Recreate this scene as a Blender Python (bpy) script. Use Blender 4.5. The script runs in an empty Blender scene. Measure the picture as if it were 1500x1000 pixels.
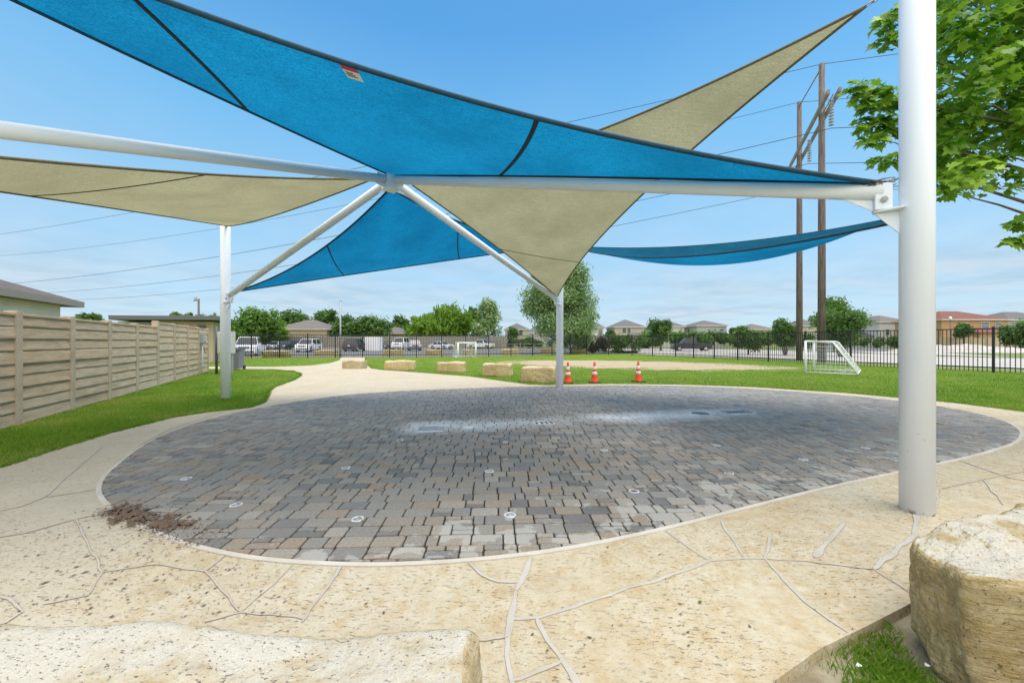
import bpy, bmesh, math, random
import numpy as np
from mathutils import Vector, Matrix, noise
from mathutils.geometry import tessellate_polygon
R = math.radians
S = bpy.context.scene
C = S.collection
rnd = random.Random(7)
rng = np.random.default_rng(7)

# ------------------------------------------------------------------ camera
EYE = 1.4
F = 570.0                       # focal length in photo pixels (1500 wide)
cam = bpy.data.cameras.new('camera')
cam.sensor_width = 36.0
cam.lens = 36.0 * F / 1500.0
cam.clip_start = 0.05
cam.clip_end = 3000
camo = bpy.data.objects.new('camera', cam)
C.objects.link(camo)
camo.location = (0, 0, EYE)
camo.rotation_euler = (R(90), 0, 0)
S.camera = camo

# ------------------------------------------------------------------ light
SUN_EL, SUN_AZ = 72.0, 100.0     # azimuth measured from +Y towards +X
sun = bpy.data.lights.new('sun', 'SUN')
sun.energy = 1.5
sun.angle = R(40)
sun.color = (1.0, 0.94, 0.86)
suno = bpy.data.objects.new('sun', sun)
C.objects.link(suno)
suno.rotation_euler = (R(90 - SUN_EL), 0, R(-SUN_AZ + 180) )
d = Vector((math.sin(R(SUN_AZ)) * math.cos(R(SUN_EL)), math.cos(R(SUN_AZ)) * math.cos(R(SUN_EL)), math.sin(R(SUN_EL))))
suno.rotation_euler = (-d).to_track_quat('-Z', 'Y').to_euler()
S.view_settings.view_transform = 'Standard'
S.view_settings.look = 'None'
S.view_settings.gamma = 1
S.view_settings.exposure = 0.9

world = bpy.data.worlds.new('World')
S.world = world
world.use_nodes = True
wn, wl = world.node_tree.nodes, world.node_tree.links
bg = wn['Background']
sky = wn.new('ShaderNodeTexSky')
sky.sky_type = 'NISHITA'
sky.sun_disc = False
sky.sun_elevation = R(SUN_EL)
sky.sun_rotation = R(SUN_AZ)
sky.air_density = 1.0
sky.dust_density = 0.3
sky.ozone_density = 2.2
tc = wn.new('ShaderNodeTexCoord')
sep = wn.new('ShaderNodeSeparateXYZ')
wl.new(tc.outputs['Generated'], sep.inputs[0])
# thin stratus near the horizon: planar projection of the view direction
dv = wn.new('ShaderNodeMath'); dv.operation = 'ADD'; dv.inputs[1].default_value = 0.09
wl.new(sep.outputs['Z'], dv.inputs[0])
px = wn.new('ShaderNodeMath'); px.operation = 'DIVIDE'
py = wn.new('ShaderNodeMath'); py.operation = 'DIVIDE'
wl.new(sep.outputs['X'], px.inputs[0]); wl.new(dv.outputs[0], px.inputs[1])
wl.new(sep.outputs['Y'], py.inputs[0]); wl.new(dv.outputs[0], py.inputs[1])
cmb = wn.new('ShaderNodeCombineXYZ')
wl.new(px.outputs[0], cmb.inputs[0]); wl.new(py.outputs[0], cmb.inputs[1])
cn = wn.new('ShaderNodeTexNoise')
cn.inputs['Scale'].default_value = 0.55; cn.inputs['Detail'].default_value = 7; cn.inputs['Roughness'].default_value = 0.55
wl.new(cmb.outputs[0], cn.inputs['Vector'])
cr = wn.new('ShaderNodeValToRGB')
cr.color_ramp.elements[0].position = 0.40; cr.color_ramp.elements[0].color = (0, 0, 0, 1)
cr.color_ramp.elements[1].position = 0.62; cr.color_ramp.elements[1].color = (1, 1, 1, 1)
wl.new(cn.outputs['Fac'], cr.inputs[0])
# cloud cover against elevation: thick low, none overhead
er = wn.new('ShaderNodeValToRGB')
el = er.color_ramp.elements
el[0].position = 0.0; el[0].color = (0.80, 0.80, 0.80, 1)
el[1].position = 0.62; el[1].color = (0.05, 0.05, 0.05, 1)
e = el.new(0.14); e.color = (0.70, 0.70, 0.70, 1)
e = el.new(0.32); e.color = (0.16, 0.16, 0.16, 1)
wl.new(sep.outputs['Z'], er.inputs[0])
cf = wn.new('ShaderNodeMath'); cf.operation = 'MULTIPLY_ADD'
cf.inputs[1].default_value = 0.7; cf.inputs[2].default_value = 0.22
wl.new(cr.outputs[0], cf.inputs[0])
cm = wn.new('ShaderNodeMath'); cm.operation = 'MULTIPLY'; cm.use_clamp = True
wl.new(cf.outputs[0], cm.inputs[0]); wl.new(er.outputs[0], cm.inputs[1])
# clear-air gradient blended with the Nishita sky
gr = wn.new('ShaderNodeValToRGB')
ge = gr.color_ramp.elements
ge[0].position = 0.0; ge[0].color = (1.6, 2.35, 3.0, 1)
ge[1].position = 1.0; ge[1].color = (.30, 1.05, 2.3, 1)
for p_, c_ in ((.14, (1.40, 2.35, 3.1)), (.30, (.95, 2.15, 3.2)), (.45, (.55, 1.85, 3.2)), (.62, (.26, 1.30, 2.8))):
    e = ge.new(p_); e.color = (*c_, 1)
wl.new(sep.outputs['Z'], gr.inputs[0])
mixs = wn.new('ShaderNodeMixRGB'); mixs.inputs[0].default_value = 0.85
wl.new(sky.outputs[0], mixs.inputs[1]); wl.new(gr.outputs[0], mixs.inputs[2])
mixc = wn.new('ShaderNodeMixRGB')
cn2 = wn.new('ShaderNodeTexNoise')
cn2.inputs['Scale'].default_value = 2.1; cn2.inputs['Detail'].default_value = 6
wl.new(cmb.outputs[0], cn2.inputs['Vector'])
cc = wn.new('ShaderNodeValToRGB')
cc.color_ramp.elements[0].position = 0.36; cc.color_ramp.elements[0].color = (1.65, 2.15, 2.6, 1)
cc.color_ramp.elements[1].position = 0.62; cc.color_ramp.elements[1].color = (2.35, 2.65, 2.95, 1)
wl.new(cn2.outputs['Fac'], cc.inputs[0])
wl.new(cc.outputs[0], mixc.inputs[2])
wl.new(cm.outputs[0], mixc.inputs[0]); wl.new(mixs.outputs[0], mixc.inputs[1])
# unseen sky overhead and behind the viewer, whitened and brightened as added fill light
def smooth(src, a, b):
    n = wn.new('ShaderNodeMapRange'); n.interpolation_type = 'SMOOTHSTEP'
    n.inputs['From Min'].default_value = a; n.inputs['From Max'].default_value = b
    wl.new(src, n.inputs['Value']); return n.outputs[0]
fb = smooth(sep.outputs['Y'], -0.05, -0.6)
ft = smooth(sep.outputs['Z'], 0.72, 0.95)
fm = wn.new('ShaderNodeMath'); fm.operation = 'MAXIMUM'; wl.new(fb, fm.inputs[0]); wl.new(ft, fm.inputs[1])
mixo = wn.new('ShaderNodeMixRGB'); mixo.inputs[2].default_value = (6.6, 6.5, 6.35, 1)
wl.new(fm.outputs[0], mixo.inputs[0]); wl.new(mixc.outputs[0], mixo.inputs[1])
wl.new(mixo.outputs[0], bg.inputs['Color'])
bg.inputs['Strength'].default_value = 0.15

# ------------------------------------------------------------------ helpers
def G(px, py, z=0.0):           # photo pixel -> point on the ground plane
    Y = F * (EYE - z) / (py - 500.0)
    return ((px - 750.0) / F * Y, Y)
def at(px, py, Y):              # photo pixel at depth Y -> world point
    return Vector(((px - 750.0) / F * Y, Y, EYE + (500.0 - py) / F * Y))

def tag(o, label=None, cat=None, group=None, kind=None):
    if label: o['label'] = label
    if cat: o['category'] = cat
    if group: o['group'] = group
    if kind: o['kind'] = kind
    return o
def empty(name, loc=(0, 0, 0), rz=0, label=None, cat=None, group=None):
    o = bpy.data.objects.new(name, None)
    C.objects.link(o)
    o.empty_display_size = 0.1
    o.location = (*loc, 0)[:3]; o.rotation_euler = (0, 0, rz)
    return tag(o, label, cat, group)

class MB:
    def __init__(s): s.v = []; s.f = []; s.m = []; s.sm = []
    def add(s, vs, fs, mi=0, smooth=False):
        n = len(s.v); s.v += [tuple(v) for v in vs]
        for f in fs: s.f.append([i + n for i in f]); s.m.append(mi); s.sm.append(smooth)
        return s
    def box(s, c, size, rz=0, mi=0, taper=1.0, ry=0, rx=0):
        hx, hy, hz = size[0] / 2, size[1] / 2, size[2] / 2
        M = Matrix.Rotation(rz, 3, 'Z') @ Matrix.Rotation(ry, 3, 'Y') @ Matrix.Rotation(rx, 3, 'X')
        vs = []
        for z, t in ((-hz, 1), (hz, taper)):
            for x, y in ((-hx, -hy), (hx, -hy), (hx, hy), (-hx, hy)):
                vs.append(M @ Vector((x * t, y * t, z)) + Vector(c))
        return s.add(vs, [(3, 2, 1, 0), (4, 5, 6, 7), (0, 1, 5, 4), (1, 2, 6, 5), (2, 3, 7, 6), (3, 0, 4, 7)], mi)
    def tube(s, pts, r, n=8, mi=0, cap=True, flat=None):
        pts = [Vector(p) for p in pts]
        rs = r if isinstance(r, (list, tuple)) else [r] * len(pts)
        vs = []; fs = []; prev = None
        for i, p in enumerate(pts):
            t = (pts[min(i + 1, len(pts) - 1)] - pts[max(i - 1, 0)]).normalized()
            if prev is None:
                a = t.cross(Vector((0, 0, 1)))
                if a.length < 1e-3: a = t.cross(Vector((1, 0, 0)))
            else:
                a = prev - t * prev.dot(t)
            a.normalize(); prev = a; b = t.cross(a)
            for k in range(n):
                w = 2 * math.pi * k / n
                vs.append(p + (a * math.cos(w) + b * math.sin(w) * (flat or 1)) * rs[i])
        for i in range(len(pts) - 1):
            for k in range(n):
                k2 = (k + 1) % n
                fs.append((i * n + k, i * n + k2, (i + 1) * n + k2, (i + 1) * n + k))
        s.add(vs, fs, mi, True)
        if cap:
            m = len(s.v) - len(vs); e = len(pts) - 1
            s.f.append([m + k for k in reversed(range(n))]); s.m.append(mi); s.sm.append(False)
            s.f.append([m + e * n + k for k in range(n)]); s.m.append(mi); s.sm.append(False)
        return s
    def lathe(s, prof, c=(0, 0, 0), n=24, mi=0, smooth=True):
        vs = []; fs = []
        for r, z in prof:
            for k in range(n):
                w = 2 * math.pi * k / n
                vs.append((c[0] + r * math.cos(w), c[1] + r * math.sin(w), c[2] + z))
        for i in range(len(prof) - 1):
            for k in range(n):
                k2 = (k + 1) % n
                fs.append((i * n + k, i * n + k2, (i + 1) * n + k2, (i + 1) * n + k))
        s.add(vs, fs, mi, smooth)
        m = len(s.v) - len(vs)
        s.f.append([m + k for k in reversed(range(n))]); s.m.append(mi); s.sm.append(False)
        e = len(prof) - 1
        s.f.append([m + e * n + k for k in range(n)]); s.m.append(mi); s.sm.append(False)
        return s
    def prism(s, poly, h, axis='z', o=(0, 0, 0), mi=0, M=None):   # polygon (2D) extruded by h
        n = len(poly); vs = []
        for k in (0, h):
            for a, b in poly:
                p = Vector((a, b, k)) if axis == 'z' else (Vector((k, a, b)) if axis == 'x' else Vector((a, k, b)))
                if M: p = M @ p
                vs.append(p + Vector(o))
        fs = [tuple(reversed(range(n))), tuple(range(n, 2 * n))] + [(i, (i + 1) % n, n + (i + 1) % n, n + i) for i in range(n)]
        return s.add(vs, fs, mi)
    def build(s, name, mats, parent=None, bevel=0, fix=True):
        me = bpy.data.meshes.new(name)
        me.from_pydata(s.v, [], s.f)
        for m in (mats if isinstance(mats, (list, tuple)) else [mats]): me.materials.append(m)
        me.polygons.foreach_set('material_index', s.m)
        me.polygons.foreach_set('use_smooth', s.sm)
        if fix or bevel:
            bm = bmesh.new(); bm.from_mesh(me)
            if fix: bmesh.ops.recalc_face_normals(bm, faces=bm.faces)
            if bevel:
                eds = [e for e in bm.edges if len(e.link_faces) == 2 and e.calc_face_angle(0) > 0.6]
                bmesh.ops.bevel(bm, geom=eds, offset=bevel, segments=2, profile=0.6, affect='EDGES', clamp_overlap=True)
            bm.to_mesh(me); bm.free()
        me.update()
        o = bpy.data.objects.new(name, me)
        C.objects.link(o)
        if parent: o.parent = parent
        return o

def npmesh(name, verts, faces, mats, parent=None, attr=None, smooth=False, midx=None):
    verts = np.asarray(verts, np.float32); faces = np.asarray(faces, np.int32)
    k = faces.shape[1]
    me = bpy.data.meshes.new(name)
    me.vertices.add(len(verts)); me.vertices.foreach_set('co', verts.ravel())
    me.loops.add(faces.size); me.loops.foreach_set('vertex_index', faces.ravel())
    me.polygons.add(len(faces))
    me.polygons.foreach_set('loop_start', np.arange(0, faces.size, k, dtype=np.int32))
    me.polygons.foreach_set('loop_total', np.full(len(faces), k, np.int32))
    for m in (mats if isinstance(mats, (list, tuple)) else [mats]): me.materials.append(m)
    if midx is not None: me.polygons.foreach_set('material_index', np.asarray(midx, np.int32))
    if attr is not None:
        a = me.attributes.new('tint', 'FLOAT', 'POINT')
        a.data.foreach_set('value', np.asarray(attr, np.float32))
    if smooth: me.polygons.foreach_set('use_smooth', np.ones(len(faces), bool))
    me.update(calc_edges=True)
    o = bpy.data.objects.new(name, me); C.objects.link(o)
    if parent: o.parent = parent
    return o

def sheet(name, poly, z, mat, thick=0.0, kind='structure', parent=None):
    poly = [Vector((p[0], p[1], 0)) for p in poly]
    tris = tessellate_polygon([poly])
    n = len(poly)
    vs = [(p.x, p.y, z) for p in poly]; fs = [tuple(t) for t in tris]
    if thick:
        vs += [(p.x, p.y, z - thick) for p in poly]
        fs += [(i, (i + 1) % n, n + (i + 1) % n, n + i) for i in range(n)]
    me = bpy.data.meshes.new(name); me.from_pydata(vs, [], fs); me.materials.append(mat)
    bm = bmesh.new(); bm.from_mesh(me); bmesh.ops.recalc_face_normals(bm, faces=bm.faces)
    up = [f for f in bm.faces if abs(f.normal.z) > .9]
    if up and sum(f.normal.z for f in up) < 0: bmesh.ops.reverse_faces(bm, faces=bm.faces)
    bm.to_mesh(me); bm.free()
    o = bpy.data.objects.new(name, me); C.objects.link(o)
    if kind: o['kind'] = kind
    if parent: o.parent = parent
    return o

def smooth_closed(pts, sub=6):   # Catmull-Rom
    out = []; n = len(pts)
    for i in range(n):
        p0, p1, p2, p3 = (Vector(pts[(i + k) % n]) for k in (-1, 0, 1, 2))
        for j in range(sub):
            t = j / sub
            out.append(0.5 * ((2 * p1) + (p2 - p0) * t + (2 * p0 - 5 * p1 + 4 * p2 - p3) * t * t + (3 * p1 - p0 - 3 * p2 + p3) * t ** 3))
    return out

# ------------------------------------------------------------------ materials
def mat(name, col=(.5, .5, .5), rough=0.7, metal=0.0, spec=0.5, coat=0.0):
    m = bpy.data.materials.new(name); m.use_nodes = True
    b = m.node_tree.nodes['Principled BSDF']
    b.inputs['Base Color'].default_value = (*col, 1)
    b.inputs['Roughness'].default_value = rough
    b.inputs['Metallic'].default_value = metal
    b.inputs['Specular IOR Level'].default_value = spec
    b.inputs['Coat Weight'].default_value = coat
    return m
class NT:                        # small node-tree helper
    def __init__(s, m): s.m = m; s.n = m.node_tree.nodes; s.l = m.node_tree.links; s.b = s.n['Principled BSDF']
    def new(s, t, **kw):
        o = s.n.new(t)
        for k, v in kw.items(): setattr(o, k, v)
        return o
    def set(s, sock, v):
        if hasattr(v, 'links') or hasattr(v, 'is_linked'): s.l.new(v, sock)
        elif isinstance(v, (tuple, list)) and len(v) == 3 and sock.type == 'RGBA': sock.default_value = (*v, 1)
        else: sock.default_value = v
    def coord(s, kind='Object', scale=(1, 1, 1), rot=(0, 0, 0), loc=(0, 0, 0)):
        if kind == 'World': src = s.new('ShaderNodeNewGeometry').outputs['Position']
        else: src = s.new('ShaderNodeTexCoord').outputs[kind]
        mp = s.new('ShaderNodeMapping'); s.l.new(src, mp.inputs[0])
        mp.inputs['Scale'].default_value = scale; mp.inputs['Rotation'].default_value = rot; mp.inputs['Location'].default_value = loc
        return mp.outputs[0]
    def noise(s, vec, scale, detail=4, rough=.55, dist=0):
        o = s.new('ShaderNodeTexNoise'); s.l.new(vec, o.inputs['Vector'])
        o.inputs['Scale'].default_value = scale; o.inputs['Detail'].default_value = detail
        o.inputs['Roughness'].default_value = rough; o.inputs['Distortion'].default_value = dist
        return o.outputs['Fac']
    def vor(s, vec, scale, feature='F1', rnd=1.0, out='Distance'):
        o = s.new('ShaderNodeTexVoronoi'); o.feature = feature; s.l.new(vec, o.inputs['Vector'])
        o.inputs['Scale'].default_value = scale; o.inputs['Randomness'].default_value = rnd
        return o.outputs[out]
    def ramp(s, fac, *stops):
        o = s.new('ShaderNodeValToRGB'); s.l.new(fac, o.inputs[0]); e = o.color_ramp.elements
        for i, (p, c) in enumerate(stops):
            k = e[i] if i < 2 else e.new(p)
            k.position = p; k.color = (c, c, c, 1) if isinstance(c, (int, float)) else (*c, 1)
        return o.outputs[0]
    def mix(s, fac, a, b, mode='MIX'):
        o = s.new('ShaderNodeMixRGB', blend_type=mode); s.set(o.inputs[0], fac); s.set(o.inputs[1], a); s.set(o.inputs[2], b)
        return o.outputs[0]
    def math(s, op, a, b=0.0, c=0.0, clamp=False):
        o = s.new('ShaderNodeMath', operation=op, use_clamp=clamp); s.set(o.inputs[0], a); s.set(o.inputs[1], b); s.set(o.inputs[2], c)
        return o.outputs[0]
    def attr(s, name='tint'):
        return s.new('ShaderNodeAttribute', attribute_name=name).outputs['Fac']
    def bump(s, h, strength=.5, dist=.02):
        o = s.new('ShaderNodeBump'); o.inputs['Strength'].default_value = strength; o.inputs['Distance'].default_value = dist
        s.l.new(h, o.inputs['Height']); s.l.new(o.outputs[0], s.b.inputs['Normal'])
    def base(s, c): s.set(s.b.inputs['Base Color'], c)
    def rough(s, r): s.set(s.b.inputs['Roughness'], r)

def var_mat(name, c1, c2, scale=3, rough=.75, bump=0, bscale=None, kind='Object', spec=.4, lo=.3, hi=.7, detail=5):
    m = mat(name, c1, rough, spec=spec); t = NT(m)
    v = t.coord(kind)
    t.base(t.mix(t.ramp(t.noise(v, scale, detail), (lo, 0), (hi, 1)), c1, c2))
    if bump: t.bump(t.noise(v, bscale or scale * 4, 4), bump, .02)
    return m

def steel_mat():
    m = mat('white_painted_steel', (.74, .76, .79), .38); t = NT(m)
    v = t.coord('World')
    n = t.noise(t.coord('World', (1, 1, .35)), 3.0, 5)
    c = t.mix(t.ramp(n, (.42, 0), (.75, .35)), (.80, .85, .92), (.70, .74, .79))
    c = t.mix(t.ramp(t.noise(v, 38, 3, .7), (.70, 0), (.76, .45)), c, (.42, .38, .32))
    # rust at the foot
    sp = t.new('ShaderNodeSeparateXYZ'); t.l.new(v, sp.inputs[0])
    low = t.ramp(sp.outputs['Z'], (0.0, 1), (.035, 0))
    rust = t.math('MULTIPLY', low, t.ramp(t.noise(v, 17, 3), (.53, 0), (.58, 1)))
    c = t.mix(rust, c, (.30, .11, .03))
    bnd = t.ramp(sp.outputs['Z'], (.30, 0), (.42, 1), (.62, 1), (.80, 0))
    scr = t.math('MULTIPLY', bnd, t.ramp(t.noise(t.coord('World', (26, 26, 9), (.5, .3, 0)), 1.0, 4, .7), (.66, 0), (.70, .75)))
    c = t.mix(scr, c, (.33, .30, .25))
    t.base(c); t.rough(t.ramp(n, (.3, .3), (.8, .5)))
    t.bump(t.noise(v, 60, 2), .06, .01)
    return m
M_STEEL = steel_mat()

def fabric_mat(name, c1, c2, trans=.5):
    m = mat(name, c1, .85, spec=.25); t = NT(m)
    v = t.coord('Object')
    w1 = t.noise(t.coord('Object', (5, 40, 40), (0, 0, .4)), 1.2, 4, .8)
    w2 = t.noise(v, 60, 3, .8)
    big = t.noise(v, .9, 5, .6)
    f = t.mix(.6, t.ramp(w1, (.36, 0), (.64, 1)), t.ramp(w2, (.38, 0), (.62, 1)))
    c = t.mix(f, c1, c2)
    c = t.mix(t.ramp(big, (.38, 0), (.66, .5)), c, tuple(x * .75 for x in c1))
    t.base(c); t.bump(t.mix(.5, w1, w2), .35, .01)
    tr = t.new('ShaderNodeBsdfTranslucent'); t.l.new(c, tr.inputs[0])
    mx = t.new('ShaderNodeMixShader'); mx.inputs[0].default_value = trans
    out = t.n['Material Output']
    t.l.new(t.b.outputs[0], mx.inputs[1]); t.l.new(tr.outputs[0], mx.inputs[2]); t.l.new(mx.outputs[0], out.inputs[0])
    return m
M_BLUE = fabric_mat('blue_shade_cloth', (.001, .095, .21), (.008, .245, .47), .68)
M_TAN = fabric_mat('tan_shade_cloth', (.255, .24, .135), (.42, .405, .255), .58)
M_BLUEHEM = var_mat('blue_hem', (.008, .045, .085), (.015, .07, .12), 30)
M_TANHEM = var_mat('tan_hem', (.13, .115, .06), (.18, .16, .09), 30)
M_SEAM = mat('seam_thread', (.008, .03, .05), .8)
M_SEAMT = mat('tan_seam_thread', (.05, .045, .025), .8)

def lime_mat(name, deep=(.60, .46, .25), pale=(.72, .64, .46), white=(.80, .76, .66), kind='Object', pit=1.0, topwhite=0.0, sc=1.0, wt=.90):
    m = mat(name, deep, .85, spec=.2); t = NT(m)
    v = t.coord(kind)
    a = t.ramp(t.noise(v, 1.6 * sc, 6, .6), (.35, 0), (.68, 1))
    c = t.mix(a, deep, pale)
    st = t.noise(t.coord(kind, (3, 11, 8), (0, 0, .35)), 2.2 * sc, 6, .65, .6)
    c = t.mix(t.ramp(st, (.42, 0), (.70, .75)), c, white)
    c = t.mix(t.ramp(t.noise(v, 14 * sc, 5, .65), (.38, .42), (.56, 0)), c, tuple(x * .55 for x in deep))
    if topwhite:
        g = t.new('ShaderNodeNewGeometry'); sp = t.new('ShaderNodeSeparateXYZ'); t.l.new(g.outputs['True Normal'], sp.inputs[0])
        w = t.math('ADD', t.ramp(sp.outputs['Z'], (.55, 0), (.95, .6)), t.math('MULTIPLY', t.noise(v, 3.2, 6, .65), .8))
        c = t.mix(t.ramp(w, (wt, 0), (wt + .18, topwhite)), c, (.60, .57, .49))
    pv = t.coord(kind, (1, 1.9, 1.3), (0, 0, .5))
    p1 = t.ramp(t.noise(pv, 11 * sc, 5, .8), (.65, 0), (.70, pit))
    p2 = t.ramp(t.noise(pv, 55 * sc, 2, .7), (.645, 0), (.72, .8 * pit))
    pp = t.math('MAXIMUM', p1, p2)
    c = t.mix(t.math('MULTIPLY', pp, .62), c, (.20, .14, .065))
    t.base(c)
    hgt = t.math('SUBTRACT', t.math('MULTIPLY_ADD', t.noise(v, 22 * sc, 6, .7), .8, t.math('MULTIPLY', t.noise(t.coord(kind, (4, 4, 26), (.35, .5, 0)), 2.0, 4, .6), .7)), pp)
    t.bump(hgt, 1.0, .035)
    return m
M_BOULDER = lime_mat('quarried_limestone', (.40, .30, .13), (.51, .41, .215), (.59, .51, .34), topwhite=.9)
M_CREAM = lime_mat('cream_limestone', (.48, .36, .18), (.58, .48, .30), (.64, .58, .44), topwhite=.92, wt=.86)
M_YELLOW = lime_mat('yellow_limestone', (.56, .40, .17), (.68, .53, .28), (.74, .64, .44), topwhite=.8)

def patio_mat():
    m = mat('flagstone', (.6, .5, .3), .85, spec=.2); t = NT(m)
    v = t.coord('World')
    sp = t.new('ShaderNodeSeparateXYZ'); t.l.new(v, sp.inputs[0])
    # slabs differ a little from one another
    wv = t.new('ShaderNodeVectorMath', operation='ADD')
    nn = t.new('ShaderNodeTexNoise'); nn.inputs['Scale'].default_value = .9; t.l.new(v, nn.inputs['Vector'])
    t.l.new(v, wv.inputs[0]); t.l.new(nn.outputs['Color'], wv.inputs[1])
    cell = t.vor(wv.outputs[0], .75, out='Color')
    cs = t.new('ShaderNodeSeparateXYZ'); t.l.new(cell, cs.inputs[0])
    a = t.ramp(t.noise(v, 1.1, 6, .6), (.34, 0), (.66, 1))
    c = t.mix(a, (.445, .37, .235), (.52, .46, .335))
    mo = t.noise(v, 7.5, 7, .72, .3)
    c = t.mix(t.ramp(mo, (.50, 0), (.66, .6)), c, (.58, .535, .43)); c = t.mix(t.ramp(mo, (.34, .55), (.48, 0)), c, (.38, .30, .175))
    c = t.mix(t.math('MULTIPLY', cs.outputs[0], .55), c, (.55, .51, .42))
    c = t.mix(t.math('MULTIPLY', cs.outputs[1], .28), c, (.42, .32, .17))
    st = t.noise(t.coord('World', (2.2, 9, 1), (0, 0, .32)), 1.7, 7, .68, .5)
    c = t.mix(t.ramp(st, (.48, 0), (.76, .7)), c, (.56, .51, .40))
    c = t.mix(t.ramp(t.noise(v, 9, 6, .7), (.36, .5), (.52, 0)), c, (.42, .29, .13))
    # greyer weathering on the left, cream path further back
    far = t.ramp(t.math('MULTIPLY', sp.outputs['Y'], .05), (.25, 0), (.55, 1))
    c = t.mix(t.math('MULTIPLY', far, .6), c, (.55, .485, .375))
    lf = t.ramp(t.math('ADD', t.math('MULTIPLY', sp.outputs['X'], -.2), t.math('MULTIPLY', t.noise(v, .8, 5), .8)), (.75, 0), (1.25, .85))
    lf = t.math('MULTIPLY', lf, t.math('SUBTRACT', 1.0, far))
    c = t.mix(t.math('MULTIPLY', lf, .75), c, (.50, .45, .36))
    grime = t.ramp(t.noise(t.coord('World', (1, 3.2, 1), (0, 0, .5)), 1.3, 7, .7), (.56, 0), (.74, .55))
    c = t.mix(grime, c, (.33, .26, .17))
    pv = t.coord('World', (1, 2.9, 1), (0, 0, .38))
    p1 = t.ramp(t.noise(pv, 22, 3, .75), (.585, 0), (.635, 1))
    p2 = t.ramp(t.noise(pv, 52, 2, .75), (.62, 0), (.68, .5))
    msk = t.ramp(t.noise(v, 1.7, 5, .65), (.38, .12), (.60, 1))
    pp = t.math('MULTIPLY', t.math('MAXIMUM', p1, p2), msk)
    c = t.mix(t.math('MULTIPLY', pp, .80), c, (.13, .10, .06))
    t.base(c)
    t.bump(t.math('SUBTRACT', t.math('MULTIPLY', t.noise(v, 15, 7, .72), .9), pp), .6, .02)
    return m
M_PATIO = patio_mat()
M_MORTAR = var_mat('mortar', (.49, .46, .415), (.40, .365, .31), 5, .9, .3, 60, 'World')
M_RING = var_mat('pale_concrete_edge', (.56, .53, .48), (.46, .42, .35), 4, .85, .3, 60, 'World')

def paver_mat():
    m = mat('concrete_paver', (.2, .2, .2), .65, spec=.18); t = NT(m)
    v = t.coord('World'); a = t.attr()
    c = t.ramp(a, (0, (.135, .128, .118)), (.25, (.205, .193, .174)), (.45, (.27, .25, .215)), (.62, (.285, .24, .185)), (.82, (.30, .235, .17)), (1, (.36, .325, .27)))
    c = t.mix(t.ramp(t.noise(v, 2.2, 5), (.35, 0), (.7, .35)), c, (.27, .27, .27))
    c = t.mix(t.ramp(t.noise(v, 55, 4, .7), (.35, .35), (.62, 0)), c, (.06, .058, .055))
    # pale dried film with its own ragged shapes, mostly along the front
    sp = t.new('ShaderNodeSeparateXYZ'); t.l.new(v, sp.inputs[0])
    fr = t.math('MULTIPLY_ADD', sp.outputs['X'], -.36, sp.outputs['Y'])
    frm = t.ramp(t.math('MULTIPLY', fr, .2), (.44, 1), (.72, 0))
    pn = t.math('MULTIPLY_ADD', frm, .30, t.noise(v, 3.4, 5, .6, .4))
    dry = t.ramp(pn, (.675, 0), (.70, .5))
    c = t.mix(dry, c, (.44, .435, .40))
    # white lime streak along the drain line
    ang = math.atan2(1.6, 6.8)
    q = t.coord('World', (1, 1, 1), (0, 0, -ang), (0, 0, 0))
    s2 = t.new('ShaderNodeSeparateXYZ'); t.l.new(q, s2.inputs[0])
    L0 = Matrix.Rotation(-ang, 3, 'Z') @ Vector((-1.9, 6.15, 0))
    wob = t.math('MULTIPLY', t.math('SUBTRACT', t.noise(v, 1.1, 4), .5), .9)
    dd = t.math('ABSOLUTE', t.math('ADD', t.math('SUBTRACT', s2.outputs[1], L0.y), wob))
    across = t.ramp(dd, (.02, .9), (.55, 0))
    u = t.math('MULTIPLY', t.math('SUBTRACT', s2.outputs[0], L0.x), .125)
    along = t.ramp(u, (-.02, 0), (.05, .9), (.30, .55), (.39, .12), (.47, 1), (.70, .8), (.92, 0))
    wm = t.math('MULTIPLY', t.math('MULTIPLY', across, along), t.ramp(t.noise(v, 5, 5, .65), (.25, .45), (.52, 1)))
    c = t.mix(t.math('MULTIPLY', wm, .95), c, (.76, .78, .80))
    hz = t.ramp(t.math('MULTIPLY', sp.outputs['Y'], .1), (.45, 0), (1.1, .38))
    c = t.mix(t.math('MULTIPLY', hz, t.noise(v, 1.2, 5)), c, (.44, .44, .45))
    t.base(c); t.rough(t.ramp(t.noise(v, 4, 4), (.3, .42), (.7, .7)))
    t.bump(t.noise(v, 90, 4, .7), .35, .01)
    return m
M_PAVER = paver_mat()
M_JOINT = var_mat('paver_joint_sand', (.022, .02, .017), (.05, .044, .036), 3, .95, .4, 80, 'World')

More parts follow.
